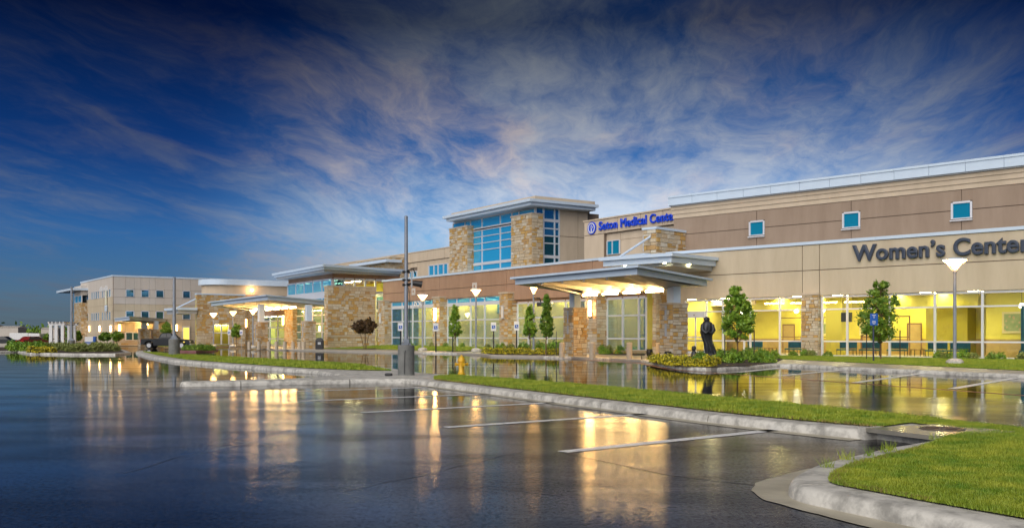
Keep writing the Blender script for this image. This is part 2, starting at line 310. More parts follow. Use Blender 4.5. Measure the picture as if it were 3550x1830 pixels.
def wet_asphalt():
    m = bpy.data.materials.new('wet_asphalt'); m.use_nodes = True; nt = m.node_tree; N = nt.nodes; Lk = nt.links
    b = N['Principled BSDF']; g = N.new('ShaderNodeNewGeometry')
    def nz(scale, det, stretch=(1, 1, 1), r=0.6):
        mp = N.new('ShaderNodeMapping'); mp.inputs['Scale'].default_value = stretch; Lk.new(g.outputs['Position'], mp.inputs[0])
        t = N.new('ShaderNodeTexNoise'); t.inputs['Scale'].default_value = scale; t.inputs['Detail'].default_value = det; t.inputs['Roughness'].default_value = r; Lk.new(mp.outputs[0], t.inputs['Vector']); return t.outputs['Fac']
    def mr(x, a, bb, c, d):
        q = N.new('ShaderNodeMapRange'); q.interpolation_type = 'SMOOTHSTEP'; Lk.new(x, q.inputs[0])
        for i, v in zip((1, 2, 3, 4), (a, bb, c, d)): q.inputs[i].default_value = v
        return q.outputs[0]
    pud = nz(0.16, 7, (1, 0.8, 1))                    # broad puddles
    grain = nz(20, 5, (1, 0.8, 1), 0.75); agg = nz(150, 2); film = nz(0.55, 6, (0.45, 1.1, 1), 0.62)
    rp = N.new('ShaderNodeValToRGB'); rp.color_ramp.elements[0].position = 0.42; rp.color_ramp.elements[1].position = 0.72
    rp.color_ramp.elements[0].color = (0.003, 0.003, 0.004, 1); rp.color_ramp.elements[1].color = (0.034, 0.034, 0.037, 1); Lk.new(grain, rp.inputs[0]); Lk.new(rp.outputs[0], b.inputs['Base Color'])
    sp = N.new('ShaderNodeSeparateXYZ'); Lk.new(g.outputs['Position'], sp.inputs[0])
    far = mr(sp.outputs[1], 10.0, 40.0, 0.10, -0.26)   # the drive beyond the median stands deeper in water
    q_ = N.new('ShaderNodeMath'); q_.operation = 'ADD'; Lk.new(pud, q_.inputs[0]); Lk.new(far, q_.inputs[1]); wet = q_.outputs[0]
    Lk.new(mr(wet, 0.34, 0.66, 0.03, 0.12), b.inputs['Roughness']); fq = N.new('ShaderNodeMath'); fq.operation = 'MULTIPLY'; Lk.new(mr(film, 0.40, 0.62, 1.0, 0.72), fq.inputs[0]); Lk.new(mr(wet, 0.34, 0.66, 1.0, 0.88), fq.inputs[1])
    chips = nz(26, 4, (1, 0.55, 1), 0.7)                # stones that stand out of the water film
    fz = N.new('ShaderNodeMath'); fz.operation = 'MULTIPLY'; Lk.new(fq.outputs[0], fz.inputs[0])
    cm = N.new('ShaderNodeMath'); cm.operation = 'MULTIPLY'; Lk.new(mr(chips, 0.50, 0.62, 0.0, 0.48), cm.inputs[0]); Lk.new(mr(wet, 0.30, 0.60, 0.0, 1.0), cm.inputs[1])
    iv = N.new('ShaderNodeMath'); iv.operation = 'SUBTRACT'; iv.inputs[0].default_value = 1.0; Lk.new(cm.outputs[0], iv.inputs[1]); Lk.new(iv.outputs[0], fz.inputs[1])
    Lk.new(fz.outputs[0], b.inputs['Coat Weight']); b.inputs['Coat IOR'].default_value = 1.34; Lk.new(mr(wet, 0.34, 0.66, 0.02, 0.05), b.inputs['Coat Roughness'])
    b.inputs['IOR'].default_value = 1.33; b.inputs['Specular IOR Level'].default_value = 0.0
    mx = N.new('ShaderNodeMath'); mx.operation = 'ADD'; Lk.new(grain, mx.inputs[0]); Lk.new(agg, mx.inputs[1])
    bp = N.new('ShaderNodeBump'); bp.inputs['Distance'].default_value = 0.012; Lk.new(mx.outputs[0], bp.inputs['Height']); Lk.new(mr(wet, 0.30, 0.62, 0.010, 0.065), bp.inputs['Strength'])
    Lk.new(bp.outputs[0], b.inputs['Normal']); Lk.new(bp.outputs[0], b.inputs['Coat Normal'])
    return m
ASPH = wet_asphalt()
GROUNDM = mat('dry_field', (0.10, 0.10, 0.05), 0.95, (0.16, 0.14, 0.08), 0.05, world_co=True)
LINEP = mat('white_line_paint', (0.16, 0.16, 0.16), 0.4, (0.82, 0.82, 0.82), 9, contrast=(.34, .46), detail=10, world_co=True)
REDP = mat('red_line_paint', (0.42, 0.10, 0.05), 0.35, (0.22, 0.07, 0.04), 4, detail=10, world_co=True)
SLAB = mat('wet_concrete_slab', (0.20, 0.19, 0.16), 0.10, (0.28, 0.26, 0.22), 2.5, detail=9, world_co=True)
GUTTER = mat('gutter_concrete', (0.50, 0.46, 0.36), 0.45, (0.34, 0.31, 0.24), 1.8, detail=10, world_co=True, bump=0.15, bscale=40)

# ---------------------------------------------------------------- the setting: ground, lot, kerbs, lawns
def sheet(name, pts, m, kind='structure', par=None):
    me = bpy.data.meshes.new(name); me.from_pydata([tuple(p) for p in pts], [], [tuple(range(len(pts)))]); me.update()
    if me.polygons[0].normal.z < 0: me.flip_normals()
    me.materials.append(m); o = link(name, me, par)
    if kind and not par: o['kind'] = kind
    return o
def offset(path, dist):
    """polyline pushed to its left by dist"""
    out = []
    for i, p in enumerate(path):
        a = path[max(i - 1, 0)]; b = path[min(i + 1, len(path) - 1)]
        d1 = Vector((p[0] - a[0], p[1] - a[1])); d2 = Vector((b[0] - p[0], b[1] - p[1]))
        d1 = d1.normalized() if d1.length > 1e-6 else d2.normalized(); d2 = d2.normalized() if d2.length > 1e-6 else d1
        n1 = Vector((-d1.y, d1.x)); n2 = Vector((-d2.y, d2.x)); n = (n1 + n2)
        n = n.normalized() if n.length > 1e-6 else n1
        k = 1.0 / max(0.55, n.dot(n1)); out.append((p[0] + n.x * dist * k, p[1] + n.y * dist * k))
    return out
def resample(path, step):
    out = [tuple(path[0])]
    for a, b in zip(path[:-1], path[1:]):
        a = Vector(a); b = Vector(b); L = (b - a).length; k = max(1, int(round(L / step)))
        for i in range(1, k + 1): out.append(tuple(a + (b - a) * i / k))
    return out
def smoothp(path, it=2):
    for _ in range(it):
        q = [path[0]]
        for a, b in zip(path[:-1], path[1:]):
            q += [(a[0] * .75 + b[0] * .25, a[1] * .75 + b[1] * .25), (a[0] * .25 + b[0] * .75, a[1] * .25 + b[1] * .75)]
        path = q + [path[-1]]
    return path
def kerb(path, side, w=0.45, h=0.15, seg=3.0, m=None, step=0.4):
    """a run of cast kerb: each length between two joints is a piece of its own"""
    root = bpy.data.objects.new('kerb', None); COL.objects.link(root); root['kind'] = 'structure'
    p = resample(path, step)
    prof = [(0.0, -0.02), (0.012, h * 0.45), (0.035, h * 0.8), (0.075, h * 0.96), (0.13, h), (w, h + 0.004), (w, -0.02)]
    rails = [[(q[0], q[1], z) for q in offset(p, side * o)] for o, z in prof]
    i = 0
    while i < len(p) - 1:
        L = 0.0; j = i
        tgt = seg * random.uniform(0.85, 1.15)
        while j < len(p) - 1 and L < tgt:
            L += math.dist(p[j], p[j + 1]); j += 1
        if len(p) - 1 - j < 3: j = len(p) - 1
        mb = MB(); k = len(prof); rows = []
        for q in range(i, j + 1):
            row = [Vector(r[q]) for r in rails]
            if q == i and i > 0: nx = [Vector(r[q + 1]) for r in rails]; row = [a + (b - a).normalized() * 0.016 for a, b in zip(row, nx)]
            if q == j and j < len(p) - 1: pv = [Vector(r[q - 1]) for r in rails]; row = [a + (b - a).normalized() * 0.016 for a, b in zip(row, pv)]
            rows.append(row)
        vs_ = [v for r in rows for v in r]
        fs = [(a * k + c, a * k + c + 1, (a + 1) * k + c + 1, (a + 1) * k + c) for a in range(len(rows) - 1) for c in range(k - 1)]
        fs += [tuple(range(k)), tuple(range((len(rows) - 1) * k + k - 1, (len(rows) - 1) * k - 1, -1))]
        mb.add(vs_, fs); o = mb.build('kerb_length', m or CONC, root, smooth=True); i = j
    return root
def line(a, b, w, z, name, m):
    a = Vector(a[:2]); b = Vector(b[:2]); d = (b - a).normalized(); n = Vector((-d.y, d.x)) * w / 2
    return sheet(name, [(*(a + n), z), (*(a - n), z), (*(b - n), z), (*(b + n), z)], m)
def in_poly(pts, poly):
    x, y = pts[:, 0], pts[:, 1]; ins = np.zeros(len(pts), bool); n = len(poly)
    for i in range(n):
        x0, y0 = poly[i]; x1, y1 = poly[(i + 1) % n]
        c = ((y0 > y) != (y1 > y)); c &= x < (x1 - x0) * (y - y0) / ((y1 - y0) if y1 != y0 else 1e-9) + x0; ins ^= c
    return ins
def grass(name, poly, z0, dens, h, w, label, m=None, lim=None, zfun=None):
    poly = [(p[0], p[1]) for p in poly]; P = np.array(poly); lo = P.min(0); hi = P.max(0)
    n = int((hi - lo).prod() * dens); pts = lo + np.random.rand(n, 2) * (hi - lo); pts = pts[in_poly(pts, poly)]
    if lim is not None: pts = pts[lim(pts)]
    # view-independent thinning is not needed: only lawns near the camera are planted blade by blade
    n = len(pts); a = np.random.rand(n) * 2 * np.pi; hh = h * (0.5 + np.random.rand(n) * 0.8); ww = w * (0.7 + 0.6 * np.random.rand(n))
    tuft = np.sin(pts[:, 0] * 5.1 + np.sin(pts[:, 1] * 3.7) * 1.7) * np.sin(pts[:, 1] * 4.3 + np.sin(pts[:, 0] * 2.9) * 2.0)
    hh *= 1.0 + 0.35 * tuft
    lean = (np.random.rand(n, 2) - 0.5) * 1.3 * hh[:, None]
    V = np.zeros((n, 3, 3)); dx = np.cos(a) * ww / 2; dy = np.sin(a) * ww / 2
    zz = np.full(n, z0) if zfun is None else zfun(pts)
    V[:, 0] = np.stack([pts[:, 0] - dx, pts[:, 1] - dy, zz - 0.005], 1); V[:, 1] = np.stack([pts[:, 0] + dx, pts[:, 1] + dy, zz - 0.005], 1)
    V[:, 2] = np.stack([pts[:, 0] + lean[:, 0], pts[:, 1] + lean[:, 1], zz + hh], 1)
    me = bpy.data.meshes.new(name); me.vertices.add(n * 3); me.vertices.foreach_set('co', V.reshape(-1))
    me.loops.add(n * 3); me.loops.foreach_set('vertex_index', np.arange(n * 3, dtype=np.int32)); me.polygons.add(n)
    me.polygons.foreach_set('loop_start', np.arange(0, n * 3, 3, dtype=np.int32)); me.polygons.foreach_set('loop_total', np.full(n, 3, np.int32)); me.update(); me.validate()
    me.materials.append(m or GRASS); o = link(name, me); tag(o, label, 'grass', kind='stuff'); return o

sheet('ground', [(-3000, -300, -0.03), (3000, -300, -0.03), (3000, 4000, -0.03), (-3000, 4000, -0.03)], GROUNDM)
sheet('parking_lot', [(-260, -40, 0), (140, -40, 0), (140, 330, 0), (-260, 330, 0)], ASPH)

front = [(6.2, 2.6), (3.36, 8.29), (3.0, 9.0), (2.83, 9.32), (2.80, 9.68), (2.93, 10.1), (3.2, 10.6), (3.58, 11.2), (5.05, 12.8), (6.12, 13.75)]
front = [front[0]] + smoothp(front[1:-1], 2) + [front[-1]]
med_f = [(5.52, 15.0), (4.54, 16.45), (3.68, 17.95), (2.2, 20.9), (0.62, 24.0), (-1.2, 27.7), (-3.0, 31.2)]
finger = [(-3.0, 31.2), (-3.35, 32.2), (-3.9, 32.7), (-6.0, 32.0), (-8.35, 30.95), (-10.0, 30.25), (-10.45, 30.25), (-10.7, 30.55), (-10.65, 30.95), (-10.2, 31.3), (-8.5, 32.1), (-7.2, 33.4), (-6.5, 36.0)]
left_f = [(-6.5, 36.0), (-8.2, 40.0), (-10.1, 42.5), (-14.9, 49.0), (-20.2, 56.7), (-26.5, 69.0), (-32.0, 81.0), (-34.4, 87.0)]
back = [(-34.4, 89.0), (-27.0, 75.5), (-13.6, 57.0), (-7.3, 48.0), (-4.7, 41.0), (-3.5, 37.6), (-0.1, 32.6), (2.5, 28.2), (4.55, 24.3), (6.6, 20.0), (7.4, 18.1), (8.4, 15.4), (9.6, 12.5), (11.0, 8.0), (12.0, 2.6)]
outline = front + med_f + finger[1:] + left_f[1:] + back
mb = MB(); mb.prism(offset(outline, -0.25), -0.02, 0.148); o = mb.build('traffic_island', CONC); o['kind'] = 'structure'
kerb(front, -1, seg=2.6, step=0.15); kerb(med_f, -1, seg=3.4, step=0.5); kerb(smoothp(finger, 1), -1, w=0.36, seg=3.2, step=0.25); kerb(left_f, -1, seg=4.0, step=1.0); kerb(back, -1, seg=4, step=1.0)
med_in = offset(med_f, -0.5); fr_in = offset(front, -0.40); bk_in = offset(back, -0.40)
lawnA = [(7.0, 2.6)] + fr_in[1:-1] + [(6.35, 13.85), (7.25, 14.75), (6.75, 16.1), (5.95, 15.4)] + med_in[1:-1] + [(-2.6, 31.7), (-2.75, 33.6), (-2.2, 34.6)] + bk_in[6:]
lawnB = [(-5.0, 39.6), (-6.9, 40.4), (-9.3, 42.7), (-14.2, 49.4), (-19.5, 57.1), (-25.8, 69.3), (-32.6, 84.0)] + bk_in[1:4]
def lawn(name, poly, z):
    o = sheet(name, [(p[0], p[1], z) for p in poly], TURF); return o
lawn('lawn', lawnA, 0.172); lawn('lawn', lawnB, 0.172)
near = lambda p: p[:, 1] < 16.5
mid_ = lambda p: p[:, 1] >= 16.5
inlet_q = [(5.5, 14.9), (6.1, 13.7), (7.2, 14.7), (6.6, 16.0)]
notin = lambda p: ~in_poly(p, inlet_q)
grass('lawn_grass', lawnA, 0.172, 6500, 0.036, 0.010, 'short wet lawn grass on the near island beside the storm drain', lim=lambda p: near(p) & notin(p) & (p[:, 0] < p[:, 1] * 0.58 + 0.4) & (p[:, 1] > 5.5))
grass('lawn_grass', lawnA, 0.172, 1500, 0.055, 0.022, 'short lawn grass on the long median strip', lim=mid_)
grass('lawn_grass', lawnB, 0.172, 260, 0.07, 0.05, 'short lawn grass on the far left part of the median')
edge = fr_in[1:-1]
DRYG = mat('dry_grass', (0.20, 0.14, 0.05), 0.8, (0.30, 0.24, 0.07), 6, world_co=True)
strip = offset(edge, -0.01) + list(reversed(offset(edge, -0.13)))
grass('lawn_edge_thatch', strip, 0.168, 4200, 0.035, 0.010, 'brown dry grass fringe along the kerb of the near lawn', m=DRYG, lim=lambda p: p[:, 1] > 5.5)
e2 = offset(med_f, -0.5); strip = e2 + list(reversed(offset(e2, -0.10)))
grass('lawn_edge_thatch', strip, 0.168, 1500, 0.04, 0.016, 'brown dry grass fringe along the kerb of the median', m=DRYG)
# a few taller tufts along the kerb edge
tuft_pts = [(3.55, 10.75), (4.0, 11.35), (4.75, 12.1), (4.9, 12.3), (6.0, 13.5), (6.75, 16.6), (4.4, 11.7)]
mb = MB()
for x, y in tuft_pts:
    for k in range(26):
        a = random.uniform(0, 6.28); r = random.uniform(0, 0.09); h = random.uniform(0.06, 0.16); bx, by = x + r * math.cos(a), y + r * math.sin(a)
        lx, ly = random.uniform(-.09, .09), random.uniform(-.09, .09)
        mb.add([(bx - .004, by, .16), (bx + .004, by, .16), (bx + lx, by + ly, .16 + h)], [(0, 1, 2)])
o = mb.build('weed_tufts', GRASS); tag(o, 'long grass tufts leaning over the near kerb edge', 'grass', kind='stuff')

# storm drain inlet between the median and the near lawn
inl = thing('storm_drain_inlet', 'wet concrete storm drain inlet with a dark throat and round lid', 'storm drain', (5.5, 14.95, 0), 0)
a = Vector((0.05, 0.02)); b = Vector((0.62, -1.22)); e = (b - a).normalized(); n = Vector((-e.y, e.x)); n = n if n.x > 0 else -n
L = (b - a).length
def iq(s, d): v = a + e * s + n * d; return (v.x, v.y)
mb = MB(); mb.prism([iq(0, 0.0), iq(L, 0.0), iq(L, 1.65), iq(0, 1.65)], 0.125, 0.19); mb.build('slab', SLAB, inl)
mb = MB(); mb.prism([iq(-.12, -.02), iq(0.02, -.02), iq(0.02, 0.4), iq(-.12, .4)], -0.02, 0.188); mb.build('cheek_wall', CONC, inl)
mb = MB(); mb.prism([iq(L - .02, -.02), iq(L + .14, -.02), iq(L + .14, 0.4), iq(L - .02, .4)], -0.02, 0.17); mb.build('cheek_wall', CONC, inl)
mb = MB(); mb.prism([iq(0.02, 0.32), iq(L - .02, .32), iq(L - .02, .36), iq(0.02, .36)], -0.3, 0.125); mb.build('throat_wall', BLACK, inl)
c = iq(L * 0.47, 0.95); mb = MB(); mb.lathe([(0.33, 0.0), (0.33, 0.012), (0.30, 0.014), (0.29, 0.008), (0.0001, 0.010)], (c[0], c[1], 0.188), 28); lid = mb.build('lid', RUST, inl)
mb = MB()
for k in range(6):
    aa = k * math.pi / 3; mb.tube([(c[0] + .06 * math.cos(aa), c[1] + .06 * math.sin(aa), .202), (c[0] + .26 * math.cos(aa), c[1] + .26 * math.sin(aa), .202)], .012, 5)
mb.build('lid_ribs', RUST, lid)

# gutter pan round the near nose
gp = [G(*p) for p in [(2604, 1693), (2618, 1676), (2650, 1664), (2695, 1655), (2760, 1634), (2850, 1618), (2969, 1600), (3159, 1560), (3250, 1549)]]
gl = [G(*p) for p in [(3560, 1975), (3230, 1885), (3017, 1828), (2874, 1793), (2732, 1757), (2655, 1735), (2618, 1716)]]
inner = [(p[0], p[1]) for p in offset(front, -0.1)]
def jit(ps):
    out = [ps[0]]
    for a, b in zip(ps[:-1], ps[1:]):
        n = max(2, int((b - a).length / .12))
        for i in range(1, n + 1): out.append(a.lerp(b, i / n) + Vector((random.uniform(-.018, .018), random.uniform(-.018, .018), 0)))
    return out
def even(ps, n):
    ps = [Vector(p[:2]) for p in ps]; L = [0.0]
    for u, v in zip(ps[:-1], ps[1:]): L.append(L[-1] + (v - u).length)
    out = []
    for i in range(n):
        q = L[-1] * i / (n - 1); k = max(j for j in range(len(L)) if L[j] <= q + 1e-9); k = min(k, len(ps) - 2)
        out.append(ps[k].lerp(ps[k + 1], (q - L[k]) / max(1e-9, L[k + 1] - L[k])))
    return out
# match inner (kerb foot) and outer edge by their nearest run, as a strip of quads
outer = even(jit(gl + gp), 120); inn = [Vector(p) for p in resample(inner[1:], .06)]
mb = MB(); pr = [min(inn, key=lambda q: (q - o_).length) for o_ in outer]
mb.v = [(o_.x, o_.y, .006) for o_ in outer] + [(q.x, q.y, .006) for q in pr]
mb.f = [(i, i + 1, 121 + i, 120 + i) for i in range(119)]; mb.m = [0] * 119
o = mb.build('gutter_pan', GUTTER); o['kind'] = 'structure'
# thin run-out of the gutter along the median
sheet('gutter_pan', [(p[0], p[1], 0.005) for p in offset(med_f, 0.32)] + [(p[0], p[1], 0.005) for p in reversed(offset(med_f, -0.1))], GUTTER)
# painted stalls
for p in [((1950, 1566), (2700, 1489)), ((1544, 1481), (2291, 1431)), ((1257, 1429.5), (1978, 1392)), ((1040, 1390), (1727, 1364)), ((1000, 1357), (1500, 1342))]:
    line(G(*p[0]), G(*p[1]), 0.24, 0.005, 'stall_line', LINEP)
for p in [((2704, 1302), (2926, 1282)), ((2964, 1326), (3202, 1293)), ((3301, 1347), (3519, 1310)), ((2560, 1290), (2730, 1272))]:
    line(G(*p[0]), G(*p[1]), 0.30, 0.005, 'stall_line', LINEP)
rl = [G(*p) for p in [(1960, 1243), (2100, 1250), (2215, 1258), (2310, 1278), (2400, 1287), (2779, 1314), (3159, 1342), (3491, 1366), (3900, 1396)]]
for a_, b_ in zip(rl[:-1], rl[1:]): line(a_, b_, 0.22, 0.0045, 'fire_lane_line', REDP)
for p in [((1965, 1572), (2320, 1648)), ((2320, 1648), (2700, 1690)), ((880, 1352), (1100, 1392)), ((1100, 1392), (1300, 1440))]:
    line(G(*p[0]), G(*p[1]), 0.02, 0.003, 'pavement_seam', mat('seam_tar', (0.02, 0.02, 0.02), 0.5))

CRACK = mat('crack_dark', (0.02, 0.02, 0.02), 0.45)  # flat dark colour for the thin strips drawn as asphalt cracks
random.seed(31)
def crack(a, b, w=0.008, wob=0.10):
    a = Vector(a[:2]); b = Vector(b[:2]); n_ = max(6, int((b - a).length / .22)); d = (b - a).normalized(); nn = Vector((-d.y, d.x)); pts = []; off = 0.0
    for i in range(n_ + 1):
        off += random.uniform(-wob, wob) * .55; off *= .92; pts.append(a.lerp(b, i / n_) + nn * off)
    mb = MB(); ww = [w * random.uniform(.35, 1.0) for _ in pts]
    mb.v = [(*(p + nn * q), .0035) for p, q in zip(pts, ww)] + [(*(p - nn * q), .0035) for p, q in zip(pts, ww)]; k = len(pts)
    mb.f = [(i, i + 1, k + i + 1, k + i) for i in range(k - 1)]; mb.m = [0] * (k - 1); o = mb.build('pavement_crack', CRACK); o['kind'] = 'structure'
for a_, b_ in (((1180, 1700), (1900, 1540)), ((420, 1640), (1020, 1500)), ((640, 1420), (1000, 1450)), ((2050, 1500), (2420, 1560)), ((100, 1460), (560, 1390)), ((1700, 1690), (2330, 1760))):
    crack(G(*a_), G(*b_))
# ---------------------------------------------------------------- building frames
W = Frame(2275, 74.0, -1590); LB = Frame(2245, 73.5, -500); T = Frame(1853, 95.0, -420)
SG = Frame(2100, 88.0, -560); EP = Frame(1137, 107.0, -350); KB = Frame(683, 128.0, -450); MO = Frame(392, 136.0, -550)

# raised ground in front of the building
wk = [G(*p) for p in [(2222, 1254), (2262, 1262), (2300, 1271), (2361, 1281), (2467, 1286), (2590, 1279), (2690, 1270), (2745, 1271), (2900, 1281), (3200, 1295), (3550, 1311), (3900, 1328)]]
wk2 = [(p.x, p.y) for p in wk]
isl = wk2 + [tuple(W.P(34, 1.0).xy), tuple(W.P(0.5, 1.0).xy), tuple(W.P(-1.2, -0.3).xy)]
mb = MB(); mb.prism(offset(isl, 0.12), -0.02, 0.148); o = mb.build('front_island', SIDEWALK); o['kind'] = 'structure'
kerb(smoothp(wk2, 1), 1, w=0.4, seg=3.2, step=0.6)
wl = [G(p[0], p[1], 0.15) for p in [(2705, 1245), (2800, 1249), (2900, 1254), (3200, 1268), (3550, 1285), (3900, 1301)]]
lawnW = [(p.x, p.y) for p in wl] + [tuple(W.P(33, 1.1).xy), tuple(W.P(9.6, 1.1).xy)]
lawn('lawn', lawnW, 0.165)
grass('lawn_grass', lawnW, 0.165, 330, 0.06, 0.045, 'lawn grass strip below the storefront windows of the tan wing')
bedW = [G(p[0], p[1], 0.15) for p in [(2252, 1254), (2300, 1262), (2361, 1270), (2467, 1274), (2590, 1268), (2690, 1258), (2715, 1246)]]
bedW2 = [(p.x, p.y) for p in bedW] + [tuple(W.P(9.4, 1.1).xy), tuple(W.P(5.6, 1.1).xy), tuple(W.P(5.6, -2.2).xy), tuple(G(2330, 1237, .15).xy), tuple(G(2270, 1240, .15).xy)]
sheet('planting_bed', [(p[0], p[1], 0.172) for p in bedW2], MULCH)
# walk and kerb before the lobby, the far canopy and the tan wing's door
ap = [(900, 1209), (960, 1213), (1200, 1221), (1560, 1226), (1660, 1231), (1700, 1237), (1945, 1241), (2100, 1247), (2222, 1254)]
apw = [(G(*p).x, G(*p).y) for p in ap]
walk = apw + [tuple(W.P(-1.2, -0.3).xy), tuple(W.P(5.0, 1.2).xy)] + [tuple(LB.P(0, 0.3).xy), tuple(LB.P(-45, 0.3).xy), tuple(EP.P(0, 3).xy), tuple(EP.P(-20, 0.5).xy), tuple(G(840, 1205).xy)]
mb = MB(); mb.prism(apw + [tuple(W.P(-1.2, -0.3).xy), tuple(W.P(0.3, 1.4).xy), tuple(LB.P(0, 0.3).xy), tuple(LB.P(-45, 0.3).xy), tuple(EP.P(0, 3).xy), tuple(EP.P(-22, 0.5).xy)], -0.02, 0.13)
o = mb.build('front_walk', SIDEWALK); o['kind'] = 'structure'
kerb(smoothp(apw[1:5], 1), 1, w=0.35, h=0.14, seg=4, step=1.0); kerb(smoothp(apw[4:], 1), 1, w=0.35, h=0.14, seg=3, step=.6)
def slope_lawn(name, fr, s0, s1, d0, d1, z0, z1):
    return sheet(name, [tuple(fr.P(s0, d0, z0)), tuple(fr.P(s1, d0, z0)), tuple(fr.P(s1, d1, z1)), tuple(fr.P(s0, d1, z1))], TURF)
slope_lawn('lawn', LB, -44, -19.0, -5.6, -0.2, 0.16, 0.46); slope_lawn('lawn', LB, -19.0, -7.6, -3.8, -0.2, 0.16, 0.40)
slope_lawn('lawn', EP, 0.2, 10.0, -2.0, 7.0, 0.16, 0.34)
slope_lawn('lawn', KB, -2.0, 14.0, -6.0, -0.2, 0.16, 0.3)
for s0, s1, nm in ((-44, -19, 'lawn grass in front of the glazed lobby bays'),):
    poly = [tuple(LB.P(s, d).xy) for s, d in ((s0, -5.6), (s1, -5.6), (s1, -.2), (s0, -.2))]
    def zf(p, fr=LB):
        d = (p[:, 0] - fr.O[0]) * fr.n[0] + (p[:, 1] - fr.O[1]) * fr.n[1]; return 0.16 + (d + 5.6) / 5.4 * 0.30
    grass('lawn_grass', poly, 0.2, 60, 0.09, 0.10, nm, zfun=zf)

# ---------------------------------------------------------------- building helpers
UNIT = {}
def unit_box(m):
    if m.name not in UNIT:
        mb = MB(); mb.box(-.5, .5, -.5, .5, -.5, .5); UNIT[m.name] = mb.mesh('unit_' + m.name, m)
    return UNIT[m.name]
def ubox(name, m, par, x0, x1, y0, y1, z0, z1):
    return link(name, unit_box(m), par, ((x0 + x1) / 2, (y0 + y1) / 2, (z0 + z1) / 2), None, (x1 - x0, y1 - y0, z1 - z0))
STONE_ME = []
for m in STONES:
    mb = MB(); b = 0.5; c = 0.44
    mb.add([(-b, -c, -c), (b, -c, -c), (b, c, -c), (-b, c, -c), (-b, -c, c), (b, -c, c), (b, c, c), (-b, c, c)], [(3, 2, 1, 0), (4, 5, 6, 7), (0, 1, 5, 4), (1, 2, 6, 5), (2, 3, 7, 6), (3, 0, 4, 7)])
    mb = MB(); mb.bevbox(-.5, .5, -.5, .5, -.5, .5, 0.07); STONE_ME.append(mb.mesh('stone_block_' + m.name, m))
W_STONE = [0.36, 0.22, 0.20, 0.15, 0.07]
def ashlar(u0, u1, z0, z1, hmin=0.14, hmax=0.28, wmin=0.18, wmax=0.48):
    """random coursed rubble: (u0,u1,z0,z1,kind) rectangles"""
    out = []; z = z0
    while z < z1 - 0.02:
        h = random.uniform(hmin, hmax)
        if z1 - (z + h) < hmin * 0.6: h = z1 - z
        u = u0
        while u < u1 - 0.01:
            w = random.uniform(wmin, wmax)
            if u1 - (u + w) < wmin * 0.7: w = u1 - u
            k = random.choices(range(5), W_STONE)[0]
            if h > hmin * 1.6 and random.random() < 0.35:
                q = h * random.uniform(0.4, 0.6); out.append((u, u + w, z, z + q, k)); out.append((u, u + w, z + q, z + h, random.choices(range(5), W_STONE)[0]))
            else: out.append((u, u + w, z, z + h, k))
            u += w
        z += h
    return out
def stone_face(par, axis, at, u0, u1, z0, z1, sign, joined=None, gap=0.02, **kw):
    """stones on a face: axis 'd' = face at depth `at` (outward = sign along y), axis 's' = face at x = at"""
    for a, b, c, e, k in ashlar(u0, u1, z0, z1, **kw):
        pr = random.uniform(0.02, 0.085); g = gap
        lo, hi = sorted((at - sign * 0.02, at + sign * pr))
        if axis == 'd': bx = (a + g, b - g, lo, hi, c + g, e - g)
        else: bx = (lo, hi, a + g, b - g, c + g, e - g)
        if joined is not None: joined.box(*bx, mi=k)
        else: link('stone', STONE_ME[k], par, ((bx[0] + bx[1]) / 2, (bx[2] + bx[3]) / 2, (bx[4] + bx[5]) / 2), None, (bx[1] - bx[0], bx[3] - bx[2], bx[5] - bx[4]))
def stone_pier(par, name, s0, s1, d0, d1, z0, z1, faces='fr', cap=True, joined=False, band=None, **kw):
    """a mortar core with stones on its visible faces: f front, r right side, l left side"""
    mb = MB(); mb.box(s0, s1, d0, d1, z0, z1); core = mb.build(name, MORTAR, par)
    J = MB() if joined else None
    zs = [(z0, z1)] if band is None else [(z0, band - 0.10), (band + 0.10, z1)]
    for a, b in zs:
        if 'f' in faces: stone_face(core, 'd', d0, s0, s1, a, b, -1, J, **kw)
        if 'r' in faces: stone_face(core, 's', s1, d0, d1, a, b, +1, J, **kw)
        if 'l' in faces: stone_face(core, 's', s0, d0, d1, a, b, -1, J, **kw)
    if J is not None: o = J.build('stones', STONES, core); o['kind'] = 'stuff'
    if band is not None: mb = MB(); mb.box(s0 - .07, s1 + .07, d0 - .07, d1, band - .095, band + .095); mb.build('band_course', CAPSTONE, core)
    if cap: mb = MB(); mb.box(s0 - .09, s1 + .09, d0 - .09, d1, z1, z1 + 0.16); mb.build('cap', CAPSTONE, core)
    return core
def panels(par, d, ss, zs, m, th=0.06, gap=0.028, name='wall_panel', back=True, hole=None):
    """cladding panels on a front face (y = d), separated by real joints"""
    for a, b in zip(ss[:-1], ss[1:]):
        for c, e in zip(zs[:-1], zs[1:]):
            if hole and hole(a, b, c, e): continue
            ubox(name, m(c) if callable(m) else m, par, a + gap, b - gap, d - th, d + 0.01, c + gap, e - gap)
def panels_side(par, s, ds, zs, m, th=0.06, gap=0.028, name='wall_panel', sgn=1):
    for a, b in zip(ds[:-1], ds[1:]):
        for c, e in zip(zs[:-1], zs[1:]):
            lo, hi = sorted((s - sgn * 0.01, s + sgn * th))
            ubox(name, m(c) if callable(m) else m, par, lo, hi, a + gap, b - gap, c + gap, e - gap)
